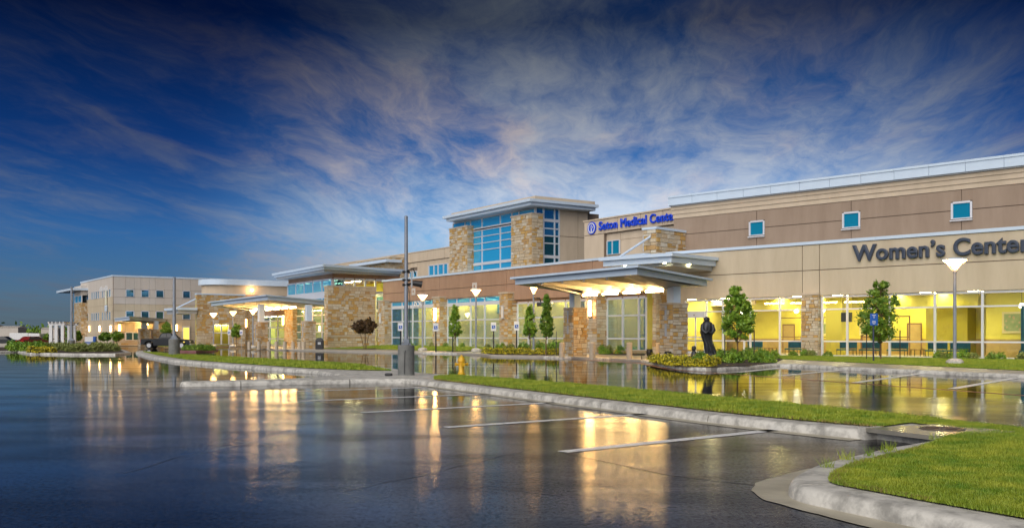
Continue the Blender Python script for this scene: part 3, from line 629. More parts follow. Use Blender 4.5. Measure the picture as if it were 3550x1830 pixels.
def storefront(par, d, ss, zs, gm, fw=0.10, hw=None, skip=None, name='window', fm=None, gsel=None, axis='d', sgn=1, extra=None):
    """a glazed wall: frame mesh + one pane per opening"""
    fm = fm or ALU; hw = hw or fw; mb = MB()
    def bx(u0, u1, v0, v1, z0, z1, mi=0):
        if axis == 'd': mb.box(u0, u1, d + v0, d + v1, z0, z1, mi)
        else: lo, hi = sorted((d - sgn * v0, d - sgn * v1)); mb.box(lo, hi, u0, u1, z0, z1, mi)
    for i, s in enumerate(ss): bx(s - fw / 2, s + fw / 2, -.07, .07, zs[0], zs[-1])
    for z in zs:
        w = hw[zs.index(z)] if isinstance(hw, (list, tuple)) else hw
        for a, b in zip(ss[:-1], ss[1:]): bx(a + fw / 2, b - fw / 2, -.062, .062, max(z - w / 2, zs[0]), min(z + w / 2, zs[-1] + (0.0 if z != zs[-1] else w / 2)))
    fr = mb.build(name, fm, par)
    for i, (a, b) in enumerate(zip(ss[:-1], ss[1:])):
        for j, (c, e) in enumerate(zip(zs[:-1], zs[1:])):
            if skip and skip(i, j): continue
            g = gsel(i, j) if gsel else gm
            me = bpy.data.meshes.new('pane')
            if axis == 'd': vv = [(a, d, c), (b, d, c), (b, d, e), (a, d, e)]
            else: vv = [(d, a, c), (d, b, c), (d, b, e), (d, a, e)]
            me.from_pydata(vv, [], [(0, 1, 2, 3)]); me.update(); me.materials.append(g); link('pane', me, fr)
    return fr
def coping(par, s0, s1, d0, d1, z0, z1, seg=None, m=None, name='coping'):
    ss = [s0 + (s1 - s0) * i / max(1, round((s1 - s0) / (seg or 4.0))) for i in range(max(1, round((s1 - s0) / (seg or 4.0))) + 1)]
    for a, b in zip(ss[:-1], ss[1:]): ubox(name, m or METAL_W, par, a + .006, b - .006, d0, d1, z0, z1)
SCONCE_FAR = emis('sconce_far_glow', (1.0, 0.58, 0.20), 14.0)
def sconce(name, label, loc, rz, lit=True, h=1.3, group=None, w=0.22, em=None):
    t = thing(name, label, 'wall lamp', loc, rz, group)
    mb = MB(); mb.box(-w * .6, w * .6, -.05, .0, -h / 2 - .06, h / 2 + .06); mb.build('back_plate', METAL_G, t)
    mb = MB(); n = 8; pts = [(w / 2 * math.cos(math.pi * k / n), -.05 - w * .55 * math.sin(math.pi * k / n)) for k in range(n + 1)]
    mb.prism(pts, -h / 2, h / 2); mb.build('diffuser', (em or LAMP_SCONCE) if lit else LAMP_OFF, t)
    mb = MB(); mb.prism([(p[0] * 1.12, p[1] * 1.1 + .004) for p in pts], h / 2, h / 2 + .06); mb.prism([(p[0] * 1.12, p[1] * 1.1 + .004) for p in pts], -h / 2 - .06, -h / 2); mb.build('end_caps', METAL_G, t)
    return t

# ================================================================ the tan wing on the right (two storeys, second one set back)
wing = thing('hospital_wing', "long tan stucco wing with storefront windows and a set back upper storey", 'building', W.loc, W.rz)
D1, D2 = 1.3, 4.0
ZC = 8.13
# interior shell of the ground floor
ZF = 0.20; ZCE = 4.40; SE = 33.0; DB = 9.5
mb = MB(); mb.box(0.0, SE, D1 - .1, DB, 0.0, ZF); mb.build('floor', INFLOOR, wing)
mb = MB(); mb.box(0.0, SE, D1 + .22, DB, ZCE, ZCE + .1); mb.build('ceiling', INCEIL, wing)
mb = MB(); mb.box(0.0, SE, DB, DB + .2, ZF, ZCE); mb.build('inner_wall', YWALL, wing)
mb = MB(); mb.box(-.2, 0.0, D1 + .3, DB, ZF, ZCE); mb.build('inner_wall', YWALL, wing)
mb = MB(); mb.box(SE, SE + .2, D1 + .3, DB, ZF, ZCE); mb.build('inner_wall', OWALL, wing)
mb = MB(); mb.box(11.7, 12.9, 4.6, 5.2, ZF, ZCE); mb.build('inner_column', OWALL, wing)
mb = MB(); mb.box(17.6, 20.4, 7.8, 9.45, ZF, 3.5); mb.build('alcove', OWALL, wing)
mb = MB(); mb.box(22.0, 25.4, 6.6, 6.8, ZF, ZCE); mb.build('partition', YWALL, wing)
mb = MB(); mb.box(22.0, 25.4, 6.57, 6.597, ZF, 1.35); mb.build('wainscot', WAINSCOT, wing)
mb = MB(); mb.box(0.05, 21.9, DB - .03, DB - .003, ZF, 1.35); mb.build('wainscot', WAINSCOT, wing)
for a, b in ((6.7, 11.5), (13.2, 16.8)):
    mb = MB(); mb.box(a, b, 7.0, 7.06, 2.92, 2.99); mb.box(a, b, 7.0, 7.06, 1.45, 1.52); mb.box(a, a + .07, 7.003, 7.057, ZF, 2.92); mb.box(b - .07, b, 7.003, 7.057, ZF, 2.92); mb.build('screen_rail', WOOD, wing)
k = 0
for i in range(11):
    for j in range(3):
        s = 1.6 + i * 3.0; d = 2.9 + j * 2.4
        if i >= 7 and j >= 1: continue
        if (i + j) % 3 == 2: continue
        ubox('ceiling_light', LAMP_CEIL, wing, s - .3, s + .3, d - .6, d + .6, ZCE - .03, ZCE - .002)
# bulkhead, doors and a desk give the waiting rooms depth
for a, b in ((3.8, 11.4), (13.2, 21.8)):
    mb = MB(); mb.box(a, b, 5.6, 5.8, 3.55, ZCE - .01); mb.build('bulkhead', OWALL, wing)
for s_ in (5.6, 12.2, 15.6, 18.9): 
    mb = MB(); mb.box(s_, s_ + .08, DB - .06, DB - .032, ZF, 2.4); mb.box(s_ + 1.0, s_ + 1.08, DB - .06, DB - .032, ZF, 2.4); mb.box(s_, s_ + 1.08, DB - .06, DB - .032, 2.4, 2.5); mb.build('door_frame', WOOD, wing)
    mb = MB(); mb.box(s_ + .08, s_ + 1.0, DB - .05, DB - .033, ZF, 2.4); mb.build('inner_door', WAINSCOT, wing)
mb = MB(); mb.box(26.2, 31.5, 5.0, 5.6, ZF, 1.3); mb.build('reception_desk', WOOD, wing)
mb = MB(); mb.box(25.4, 25.55, 2.2, 6.6, ZF, 3.4); mb.build('glass_screen', TEAL, wing)
mb = MB(); mb.box(13.6, 14.3, 3.0, 3.25, 2.55, 3.2); mb.build('wall_monitor', BLACK, wing)
# ground-floor glazing
zs = [0.2, 1.2, 3.4, 4.27]
ssL = [1.78, 3.64, 5.1, 7.4, 9.78, 11.52]
storefront(wing, D1 + .12, ssL, zs, GL_CLEAR, 0.12, [0.10, 0.09, 0.09, 0.14], skip=lambda i, j: i == 0 and j < 2)
ssR = [13.0, 14.81, 17.71, 20.61, 23.47, 26.37, 29.27, 32.17]
storefront(wing, D1 + .12, ssR, zs, GL_CLEAR, 0.13, [0.12, 0.10, 0.10, 0.14])
mb = MB(); mb.box(6.83, 6.95, D1 + .06, D1 + .18, .25, 1.155); mb.build('mullion', ALU, wing)
# sliding door
dr = MB(); dr.box(1.84, 3.58, D1 - .10, D1 + .10, 2.95, 3.36); door = dr.build('sliding_door', ALU, wing)
mb = MB(); mb.box(1.86, 1.98, D1 + .02, D1 + .09, .21, 2.95); mb.box(2.66, 2.76, D1 + .02, D1 + .09, .21, 2.95); mb.box(3.46, 3.56, D1 + .02, D1 + .09, .21, 2.95)
mb.box(1.98, 2.66, D1 + .025, D1 + .085, 1.42, 1.50); mb.box(2.76, 3.46, D1 + .025, D1 + .085, 1.42, 1.50); mb.box(1.98, 2.66, D1 + .025, D1 + .085, .21, .38); mb.box(2.76, 3.46, D1 + .025, D1 + .085, .21, .38); mb.build('door_frame', ALU, door)
for a, b in ((1.98, 2.66), (2.76, 3.46)):
    me = bpy.data.meshes.new('pane'); me.from_pydata([(a, D1 + .05, .38), (b, D1 + .05, .38), (b, D1 + .05, 2.95), (a, D1 + .05, 2.95)], [], [(0, 1, 2, 3)]); me.materials.append(GL_CLEAR); link('pane', me, door)
mb = MB(); mb.lathe([(.05, 0), (.05, .05), (.03, .07)], (2.7, D1 - .14, 3.12), 10); mb.build('motion_sensor', BLACK, door)
# wall above the glazing
mb = MB(); mb.box(0.0, SE, D1, D1 + .3, 4.36, ZC - .02); mb.build('wall', JOINT, wing)
jz = 6.13
panels(wing, D1, [0.0, 11.60, 12.88, 34.0], [4.34, jz, ZC - .22], STUCCO)
mb = MB(); mb.box(0.0, 1.72, D1, D1 + .3, 0.15, 4.36); mb.build('wall', STUCCO, wing)
stone_pier(wing, 'stone_pilaster', 11.62, 12.86, D1 - .22, D1 + .3, 0.15, 4.40, 'fr', band=1.35)
coping(wing, -0.2, 34, D1 - .14, D1 + .5, ZC - .21, ZC, 6.0)
mb = MB(); mb.box(0.0, 34, D1 + .3, D2 + 0.1, ZC - .35, ZC - .22); mb.build('lower_roof', METAL_G, wing)
# set back upper storey
mb = MB(); mb.box(-1.12, 34, D2, D2 + 9.0, ZC - .4, 12.05); mb.build('wall', JOINT, wing)
wx = [6.46, 13.91, 21.35]
zt = 11.08; zj = 9.74
cuts = [-1.12] + wx + [28.8, 34.0]
hw_ = 0.68; wz0, wz1 = 9.06, 10.33
for a, b in zip(cuts[:-1], cuts[1:]):
    for c, e_ in ((ZC - .2, zj), (zj, zt)):
        a2 = a + (hw_ if a in wx else 0); b2 = b - (hw_ if b in wx else 0)
        # leave the window openings free: pieces beside, above and below each opening
        ubox('wall_panel', STUCCO_G, wing, a2 + (.002 if a in wx else .028), b2 - (.002 if b in wx else .028), D2 - .06, D2 + .01, c + .028, e_ - .028)
for x in wx:
    for sd_ in (-1, 1):
        lo, hi = (x - hw_, x - .028) if sd_ < 0 else (x + .028, x + hw_)
        ubox('wall_panel', STUCCO_G, wing, lo, hi, D2 - .06, D2 + .01, wz1 + .0, zt - .028)
        ubox('wall_panel', STUCCO_G, wing, lo, hi, D2 - .06, D2 + .01, ZC - .172, wz0 - .0)
    fr_ = storefront(wing, D2 - .02, [x - .60, x + .60], [wz0 + .12, wz1 - .08], GL_FLAT, 0.13, 0.13)
    mb = MB(); mb.box(x - .70, x + .70, D2 - .20, D2 + .0, wz0 - .02, wz0 + .055); mb.build('sill', ALU, fr_)
for i in range(3):
    z0 = 11.08 + i * 0.34
    mb = MB(); mb.box(-1.16 - .05 * i, 34, D2 - .10 - .07 * i, D2 + .2, z0, z0 + .335); mb.build('cornice_band', STUCCO_L, wing)
fs = [-1.35 + 2.31 * i for i in range(16)]
for a, b in zip(fs[:-1], fs[1:]):
    ubox('fascia_panel', METAL_W, wing, a + .012, b - .012, D2 - .52, D2 + .4, 12.13, 12.72)
    ubox('parapet_cap', METAL_W, wing, a + .006, b - .006, D2 - .58, D2 + .46, 12.725, 12.88)
mb = MB(); mb.box(-1.3, 34, D2 - .4, D2 + 8.9, 12.05, 12.14); mb.build('roof', METAL_G, wing)
# stone tower box at the corner
sb = stone_pier(wing, 'stone_tower', W.s(2232), 0.0, 0.0, D2 - .05, 0.1, 9.86, 'fr', cap=False, band=1.35, hmin=0.2, hmax=0.42, wmin=0.28, wmax=0.75)
mb = MB(); mb.box(W.s(2232) - .12, .12, -.12, D2 + .05, 9.86, 10.04); mb.build('cap', METAL_W, sb)

# ================================================================ letters and emblems
def letters(text, size, depth, m, par, x0, x1, y, z0, bold=0.0, name='letter', h=None):
    cu = bpy.data.curves.new('lettering', 'FONT'); cu.body = text; cu.size = size; cu.extrude = depth / 2; cu.bevel_depth = bold; cu.bevel_resolution = 0; cu.space_character = 1.04
    ob = bpy.data.objects.new('lettering', cu); COL.objects.link(ob); bpy.context.view_layer.update()
    me = bpy.data.meshes.new_from_object(ob.evaluated_get(bpy.context.evaluated_depsgraph_get())); bpy.data.objects.remove(ob)
    bm = bmesh.new(); bm.from_mesh(me); bmesh.ops.remove_doubles(bm, verts=bm.verts[:], dist=1e-5)
    xs = [v.co.x for v in bm.verts]; ys = [v.co.y for v in bm.verts]; lo, hi = min(xs), max(xs); kx = (x1 - x0) / (hi - lo)
    kz = kx if h is None else h / (max(ys) - 0.0)
    seen = set(); isl = []
    for v in bm.verts:
        if v.index in seen: continue
        st = [v]; cur = []; seen.add(v.index)
        while st:
            q = st.pop(); cur.append(q)
            for e_ in q.link_edges:
                o_ = e_.other_vert(q)
                if o_.index not in seen: seen.add(o_.index); st.append(o_)
        isl.append(cur)
    isl.sort(key=lambda c: min(v.co.x for v in c)); groups = []
    for c in isl:
        a = min(v.co.x for v in c); b = max(v.co.x for v in c)
        for g in groups:
            ov = min(b, g[1]) - max(a, g[0])
            if ov > 0.5 * min(b - a, g[1] - g[0]) : g[2] += c; g[0] = min(a, g[0]); g[1] = max(b, g[1]); break
        else: groups.append([a, b, list(c)])
    for a, b, c in groups:
        ids = {v.index: i for i, v in enumerate(c)}
        fcs = {f for v in c for f in v.link_faces}
        vv = [(x0 + (v.co.x - lo) * kx, y - v.co.z, z0 + v.co.y * kz) for v in c]
        me2 = bpy.data.meshes.new(name); me2.from_pydata(vv, [], [[ids[v.index] for v in f.verts] for f in fcs]); me2.update(); me2.materials.append(m); link(name, me2, par)
    bm.free()
SLATE = mat('letter_slate', (0.045, 0.06, 0.095), 0.4)
LBLUE = mat('letter_blue', (0.006, 0.06, 0.68), 0.35)
d_ = D1 - .17
sg = thing('wall_sign', 'large raised dark slate letters across the tan wall at the right', 'sign', W.loc, W.rz)
zb = W.z(2990, 903, d_)
letters("Women\u2019s Center", 1.0, 0.14, SLATE, sg, W.s(2955, d_), W.s(3576, d_), d_, zb, bold=0.030)
# ================================================================ the wing behind with the blue sign
sw = thing('hospital_wing', 'cream stucco wing behind the canopy carrying the blue lettering', 'building', SG.loc, SG.rz)
s0, s1 = SG.s(2027), SG.s(2350); zt = SG.z(2100, 756.5)
mb = MB(); mb.box(s0, s1 + 8, .52, 8, 4.0, zt - .05); mb.build('core_wall', JOINT, sw)
mb = MB(); mb.box(s0, s1 + 8, 0, .5, SG.z(2100, 809), zt - .06); mb.build('wall', JOINT, sw)
mb = MB(); mb.box(s0, SG.s(2095), 0, .5, 4.0, SG.z(2100, 809) - .01); mb.build('wall', JOINT, sw)
zj1 = SG.z(2027, 820); zmid = SG.z(2330, 778)
pz = [4.0, SG.z(2120, 865), SG.z(2100, 808)]
sr0 = SG.s(2098); wz0_, wz1_ = SG.z(2120, 882), SG.z(2120, 834)
panels(sw, 0, [s0, SG.s(2095), SG.s(2142), SG.s(2222), SG.s(2300), s1 + 8], [SG.z(2100, 809), zt - .08], STUCCO_L)
panels(sw, 0, [s0, SG.s(2095)], [4.0, SG.z(2100, 809)], STUCCO_L)
# recessed lower field with windows
panels(sw, 0.25, [SG.s(2102), SG.s(2145), SG.s(2240), s1 + 8], [wz1_, SG.z(2100, 811)], STUCCO_L, th=.03)
panels(sw, 0.25, [SG.s(2146), SG.s(2229)], [4.0, wz1_], STUCCO_L, th=.03)
mb = MB(); mb.box(SG.s(2095) + .01, s1 + 8, .27, .51, 4.0, SG.z(2100, 809) - .02); mb.build('recess_wall', STUCCO_L, sw)
storefront(sw, 0.12, [SG.s(2102), SG.s(2120), SG.s(2145)], [wz0_, wz1_], GL_FLAT, .08, .08)
storefront(sw, 0.12, [SG.s(2228), SG.s(2240)], [wz0_ , wz1_ + .1], GL_FLAT, .08, .08)
coping(sw, s0 - .1, s1 + 8, -.14, .6, zt - .08, zt + .04, 5.0, STUCCO_L)
sg2 = thing('wall_sign', 'raised bright blue lettering on the cream wall behind the canopy', 'sign', SG.loc, SG.rz)
dS = -.16; a_ = SG.s(2076.5, dS); b_ = SG.s(2334, dS)
letters("Seton Medical Center", 1.0, .12, LBLUE, sg2, a_, a_ + (b_ - a_) * 1.045, dS, SG.z(2085, 797, dS), bold=0.022)
em = thing('round_emblem', 'round blue and white emblem on the cream wall before the blue lettering', 'emblem', SG.P(SG.s(2051, dS), dS, SG.z(2051, 791, dS)), SG.rz)
re = (SG.z(2051, 769, dS) - SG.z(2051, 812.5, dS)) / 2
def disc(r0, r1, y0, y1, n=36, a0=0, a1=2 * math.pi):
    mb = MB(); full = abs(a1 - a0 - 2 * math.pi) < 1e-6; k = n if full else n + 1
    an = [a0 + (a1 - a0) * i / n for i in range(k)]
    for y in (y0, y1):
        for r in (r0, r1): mb.v += [(r * math.cos(t_), y, r * math.sin(t_)) for t_ in an]
    A = lambda i, q: q * k + i % k
    for i in range(n if full else n):
        j = i + 1
        for q in ((A(i, 0), A(j, 0), A(j, 1), A(i, 1)), (A(i, 2), A(i, 3), A(j, 3), A(j, 2)), (A(i, 1), A(j, 1), A(j, 3), A(i, 3)), (A(i, 0), A(i, 2), A(j, 2), A(j, 0))): mb.f.append(q); mb.m.append(0)
    return mb
disc(0.001, re, -.02, .10).build('disc', LBLUE, em)
disc(re * .66, re * .84, -.05, -.022).build('ring', WHITE, em)
mb = MB()
for (x0, x1, z0, z1) in ((-.12, .12, -.62, .0),):
    mb.box(x0 * re, x1 * re, -.055, -.022, z0 * re, z1 * re)
mb.add([(0, -.05, .50 * re), (.38 * re, -.05, .12 * re), (0, -.05, -.26 * re), (-.38 * re, -.05, .12 * re), (0, -.022, .50 * re), (.38 * re, -.022, .12 * re), (0, -.022, -.26 * re), (-.38 * re, -.022, .12 * re)], [(3, 2, 1, 0), (4, 5, 6, 7), (0, 1, 5, 4), (1, 2, 6, 5), (2, 3, 7, 6), (3, 0, 4, 7)])
mb.build('petal_mark', WHITE, em)
mb = MB(); mb.box(-.06 * re, .06 * re, -.075, -.056, -.10 * re, .34 * re); mb.box(-.2 * re, -.062 * re, -.075, -.056, .06 * re, .18 * re); mb.box(.062 * re, .2 * re, -.075, -.056, .06 * re, .18 * re); mb.build('cross', LBLUE, em)

# ================================================================ the lobby wing
lob = thing('hospital_wing', 'brown stucco lobby wing with stone pilasters and tall glazed bays', 'building', LB.loc, LB.rz)
LZ = 7.96; SL = -44.7
mb = MB(); mb.box(SL, -.4, 9.0, 9.2, .4, 5.6); mb.build('inner_wall', LWALL, lob)
mb = MB(); mb.box(SL, -.4, .2, 9.0, .2, .45); mb.build('floor', INFLOOR, lob)
mb = MB(); mb.box(SL, -.4, .3, 9.0, 5.45, 5.55); mb.build('ceiling', INCEIL, lob)
for s in (SL, -31.2, -18.6, -5.9, -.45): mb = MB(); mb.box(s, s + .15, .3, 9.0, .45, 5.45); mb.build('inner_wall', LWALL, lob)
for s in (-38, -35, -26, -23, -12.5): mb = MB(); mb.box(s, s + .6, 4.0, 4.6, .45, 5.45); mb.build('inner_column', OWALL, lob)
for i in range(14):
    for d in (2.5, 6.0):
        s = -43 + i * 3.1; ubox('ceiling_light', LAMP_CEIL, lob, s - .3, s + .3, d - .6, d + .6, 5.42, 5.448)
jz = 6.36
mb = MB(); mb.box(SL, -.4, 0, .3, 5.36, LZ - .05); mb.build('wall', JOINT, lob)
jv = [SL, -31.75, -30.4, -19.3, -18.0, -6.6, -5.2, -.4]
for a, b in zip(jv[:-1], jv[1:]):
    low = 4.85 if a > -19 else 5.36
    ubox('wall_panel', STUCCO_B, lob, a + .028, b - .028, -.06, .01, low + .028, jz - .028); ubox('wall_panel', STUCCO_B, lob, a + .028, b - .028, -.06, .01, jz + .028, LZ - .2)
panels_side(lob, SL, [0, 4, 9], [5.36, jz, LZ - .2], STUCCO_B, sgn=-1)
mb = MB(); mb.box(-18, -.4, .25, .5, 4.5, 5.4); mb.build('soffit_wall', STUCCO_B, lob)
mb = MB(); mb.box(SL, -.4, .3, 9.2, LZ - .6, LZ - .45); mb.build('roof', METAL_G, lob)
coping(lob, SL - .15, -.2, -.15, .5, LZ - .2, LZ, 6.0)
mb = MB(); mb.box(SL - .15, SL + .3, .5, 9.2, LZ - .2, LZ); mb.build('coping', METAL_W, lob)
pil = [(-44.6, -42.9), (-31.9, -30.45), (-19.4, -18.05), (-6.65, -5.2)]
for i, (a, b) in enumerate(pil): stone_pier(lob, 'stone_pilaster', a, b, -.75, .3, .2, 5.45 if i < 3 else 5.35, 'fr', band=1.35, hmin=.18, hmax=.34, wmin=.25, wmax=.6)
zsA = [.42, 1.33, 3.12, 4.72, 5.34]
hwA = [.12, .12, .12, .36, .1]
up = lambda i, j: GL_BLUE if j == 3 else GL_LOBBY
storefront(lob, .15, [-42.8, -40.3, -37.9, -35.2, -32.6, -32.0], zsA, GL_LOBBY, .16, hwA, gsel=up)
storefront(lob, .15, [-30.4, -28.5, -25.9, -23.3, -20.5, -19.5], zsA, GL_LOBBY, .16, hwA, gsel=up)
zsB = [.42, 1.34, 3.18, 4.58]
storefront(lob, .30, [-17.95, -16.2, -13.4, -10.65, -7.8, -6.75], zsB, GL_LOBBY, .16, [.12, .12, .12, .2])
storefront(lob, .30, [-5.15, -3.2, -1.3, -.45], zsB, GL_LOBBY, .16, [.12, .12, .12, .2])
for (a, b), z, lit, ex in zip(pil, (3.55, 3.75, 3.75, 3.8), (False, True, False, True), ('far left', 'second', 'third', 'canopy')):
    lab = {'far left': 'unlit wall lamp on the stone pilaster nearest the stone entrance pavilion', 'second': 'glowing wall lamp on the stone pilaster beside the slim green tree', 'third': 'unlit wall lamp on the stone pilaster left of the near canopy', 'canopy': 'glowing wall lamp on the stone pilaster under the near canopy'}[ex]
    sconce('wall_lamp', lab, LB.P((a + b) / 2, -.83, z), LB.rz, lit, 1.25 if lit else 1.05, 'lamps on the lobby pilasters', .26)
for px, y0, y1, nm in ((1436, 999, 1023, 'small pale plaque on the brown wall above the left lamp'), (1648, 980, 1006, 'small pale plaque on the brown wall above the middle lamp')):
    s = LB.s(px); z0, z1 = LB.z(px, y1), LB.z(px, y0)
    t = thing('wall_plaque', nm, 'plaque', LB.P(s, -.065, z0), LB.rz); mb = MB(); mb.bevbox(-.42, .42, -.05, .0, 0, z1 - z0, .015); pl = mb.build('panel', STUCCO_P, t); mb = MB(); mb.box(-.12, .12, -.07, -.051, (z1 - z0) * .35, (z1 - z0) * .7); mb.build('raised_mark', STUCCO_B, t)
nb = thing('number_sign', 'white street number 850 on the upper lobby window', 'sign', LB.loc, LB.rz)
letters('850', 1.0, .05, WHITE, nb, LB.s(1434), LB.s(1466), .05, LB.z(1434, 1064), bold=.02)

# ================================================================ glazed tower behind the lobby
tow = thing('glazed_tower', 'tall tower block with blue glass between two stone blocks under a flat eave', 'building', T.loc, T.rz)
zr = T.z(1853, 697); zp = T.z(1853, 680)
sL = T.s(1569); TB = 7.0
mb = MB(); mb.box(sL, -.02, 1.2, TB, 4.0, zr - .3); mb.build('core_wall', mat('tower_interior', (0.04, 0.10, 0.14), 0.8), tow)
eL = T.s(1534, -1.6)
mb = MB(); mb.box(eL, 1.5, -1.6, TB, zr - .30, zr - .02); ev = mb.build('roof_eave', METAL_W, tow)
mb = MB(); mb.box(eL + .35, 1.2, -1.3, TB - .2, zr - .62, zr - .31); mb.build('eave_underslab', METAL_W, ev)
mb = MB(); mb.box(sL - .1, .25, -.1, .3, zr - .0, zp); mb.build('parapet', STUCCO_L, tow)
mb = MB(); mb.box(-.05, .25, .3, TB + .5, zr - .0, zp); mb.build('parapet', STUCCO_L, tow)
zg = zr - .64
zl = T.z(1669, 930); zb1 = T.z(1669, 914); z1_, z2_, z3_, zt1 = T.z(1669, 867), T.z(1669, 843), T.z(1669, 820), T.z(1669, 792)
ssT = [T.s(p) for p in (1629.5, 1669.5, 1732.7, 1773.5)]
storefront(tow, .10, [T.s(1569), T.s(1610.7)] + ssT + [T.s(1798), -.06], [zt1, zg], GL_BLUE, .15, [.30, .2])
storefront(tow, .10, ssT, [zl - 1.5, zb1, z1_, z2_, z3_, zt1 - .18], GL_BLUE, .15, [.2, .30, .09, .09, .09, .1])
mb = MB(); mb.box(T.s(1560), T.s(1629), .25, .5, zl - 2, zt1); mb.box(T.s(1774), -.05, .25, .5, zl - 2, zt1); mb.build('backing_wall', JOINT, tow)
zsl, zsr = T.z(1619, 787, -.6), T.z(1853, 741, -.5)
stone_pier(tow, 'stone_block', T.s(1559, -.7), T.s(1620, -.7), -.7, .35, 6.5, zsl, 'fr', cap=True, joined=True, wmin=.3, wmax=.8, hmin=.2, hmax=.42)
stone_pier(tow, 'stone_block', T.s(1773, -.5), .25, -.5, T.d(1882, .25), 6.5, zsr, 'fr', cap=True, joined=True, wmin=.3, wmax=.8, hmin=.2, hmax=.42)
dg0, dg1 = T.d(1884, .0), T.d(1938, .0); de = T.d(2003, .0); df_ = T.d(2024, .0)
zz = lambda y, px=1922: T.zd(px, y, 0.0)
storefront(tow, 0.0, [0.15, dg0, T.d(1922, 0), dg1], [zz(925), zz(891), zz(845), zz(819), zz(794), zz(766), zz(722)], GL_DEEP, .14, [.15, .3, .12, .12, .12, .3, .2], axis='s', sgn=1)
zs_ = T.zd(1960, 733, 0)
mb = MB(); mb.box(-3, -.02, dg1, df_ + 2, 4.0, zs_); mb.build('side_wall', JOINT, tow)
panels_side(tow, -.02, [dg1, de, df_ + .5], [4.0, T.zd(1960, 820, 0), zs_], STUCCO_L)
mb = MB(); mb.box(-.4, .12, dg1, df_ + .6, zs_, zs_ + .12); mb.build('coping', STUCCO_L, tow)
storefront(tow, df_ + .9, [T.s(2002, df_ + .9), T.s(2034, df_ + .9)], [T.z(2015, 925, df_ + .9), T.z(2015, 845, df_ + .9), T.z(2015, 824, df_ + .9), T.z(2015, 802, df_ + .9)], GL_DEEP, .12, .12)
mb = MB(); a_, b_ = T.s(2003, df_ + .9), T.s(2030, df_ + .9); mb.box(a_, b_, df_ + .8, df_ + 1.4, T.z(2015, 802, df_ + .9) + .06, T.z(2015, 775, df_ + .9)); mb.build('link_parapet', METAL_W, tow)

# cream wing behind, left of the tower
bw = thing('hospital_wing', 'low cream stucco wing behind the lobby left of the glazed tower', 'building', T.loc, T.rz)
dB = 4.0; sA, sB_ = T.s(1372, dB), T.s(1575, dB); ztop = T.z(1500, 864, dB)
mb = MB(); mb.box(sA - 22, sB_, dB + .14, dB + 6, 4.0, ztop - .1); mb.build('wall', JOINT, bw)
zsp = T.z(1559, 893, dB)
panels(bw, dB, [sA - 22, sA - 14, sA - 7, sA, sA + 4.5, sA + 9, sA + 13.5, sB_], [zsp, ztop - .12], STUCCO_L)
zw0, zw1 = T.z(1520, 948, dB), T.z(1520, 917, dB)
aw, bw_ = T.s(1486, dB), T.s(1552, dB); a2, b2 = T.s(1420, dB), T.s(1445, dB)
for a, b in ((sA - 22, a2), (b2, aw), (bw_, sB_)): panels(bw, dB + .12, [a, b], [4.0, zsp], STUCCO_L, th=.05)
for a, b in ((a2, b2), (aw, bw_)): panels(bw, dB + .12, [a, b], [zw1, zsp], STUCCO_L, th=.05)
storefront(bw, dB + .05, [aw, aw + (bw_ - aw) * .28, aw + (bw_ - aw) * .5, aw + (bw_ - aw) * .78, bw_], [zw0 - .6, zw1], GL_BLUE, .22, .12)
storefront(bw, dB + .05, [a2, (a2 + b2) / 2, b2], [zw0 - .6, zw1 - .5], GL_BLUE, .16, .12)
coping(bw, sA - 22, sB_, dB - .1, dB + .5, ztop - .12, ztop, 6, STUCCO_L)
dq = 1.5; q0, q1 = T.s(1240, dq), T.s(1352, dq)
stone_pier(bw, 'stone_bay', q0, q1, dq, dB, 5.0, T.z(1352, 893, dq), 'fr', joined=True, cap=True)
mb = MB(); mb.box(q0 - 1, q1 + .7, dq - .9, dq + 1.4, T.z(1352, 910, dq), T.z(1352, 900, dq)); mb.build('bay_eave', METAL_W, bw)

# ================================================================ entrance pavilion with the far canopy
ep = thing('entrance_pavilion', 'glass entrance pavilion with a wide flat roof beside a tall stone wall', 'building', EP.loc, EP.rz)
dW = EP.d(1302, 0); zW = EP.zd(1137, 994, 0)
stone_pier(ep, 'stone_wall', -1.0, 0.0, 0.0, dW, .1, zW, 'fr', cap=True, joined=True, band=1.5, hmin=.2, hmax=.40, wmin=.3, wmax=.75)
sg_ = -1.6; dgc = EP.d(1152, sg_)
ZB0 = EP.zd(1152, 966, sg_); ZB1 = EP.zd(1152, 947, sg_); ZR = 9.30
s_l = EP.s(1000, dgc); s_ll = EP.s(835, dgc + .8)
dback = EP.d(1333, sg_)
mb = MB(); mb.box(s_l, sg_, dgc, dback + 2, ZB0, ZR - .2); mb.build('upper_wall', STUCCO_B, ep)
zrow = [EP.zd(1152, y, sg_) for y in (1200, 1178, 1150, 1120, 1090, 1062, 1040, 1024, 1012, 967)]
sfr = [s_l + (sg_ - s_l) * i / 5 for i in range(6)]
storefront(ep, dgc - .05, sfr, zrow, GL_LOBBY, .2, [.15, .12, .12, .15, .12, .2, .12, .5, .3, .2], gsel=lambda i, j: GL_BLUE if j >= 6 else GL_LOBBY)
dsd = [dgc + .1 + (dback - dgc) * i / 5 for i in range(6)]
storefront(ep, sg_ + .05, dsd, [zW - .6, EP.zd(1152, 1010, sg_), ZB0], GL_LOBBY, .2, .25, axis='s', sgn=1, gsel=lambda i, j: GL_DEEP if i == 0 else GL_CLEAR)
storefront(ep, dback - .6, [EP.s(1306, dback - .6), EP.s(1332, dback - .6)], [.3, 2.4, 4.4, 4.6, 6.2, zW - .6], GL_DEEP, .2, .2, gsel=lambda i, j: GL_CLEAR if j < 2 else GL_DEEP)
mb = MB(); mb.box(s_l, sg_, dback + 2, dback + 2.2, .2, ZB0); mb.box(s_l - .2, s_l, dgc, dback + 2, .2, ZB0); mb.build('inner_wall', YWALL, ep)
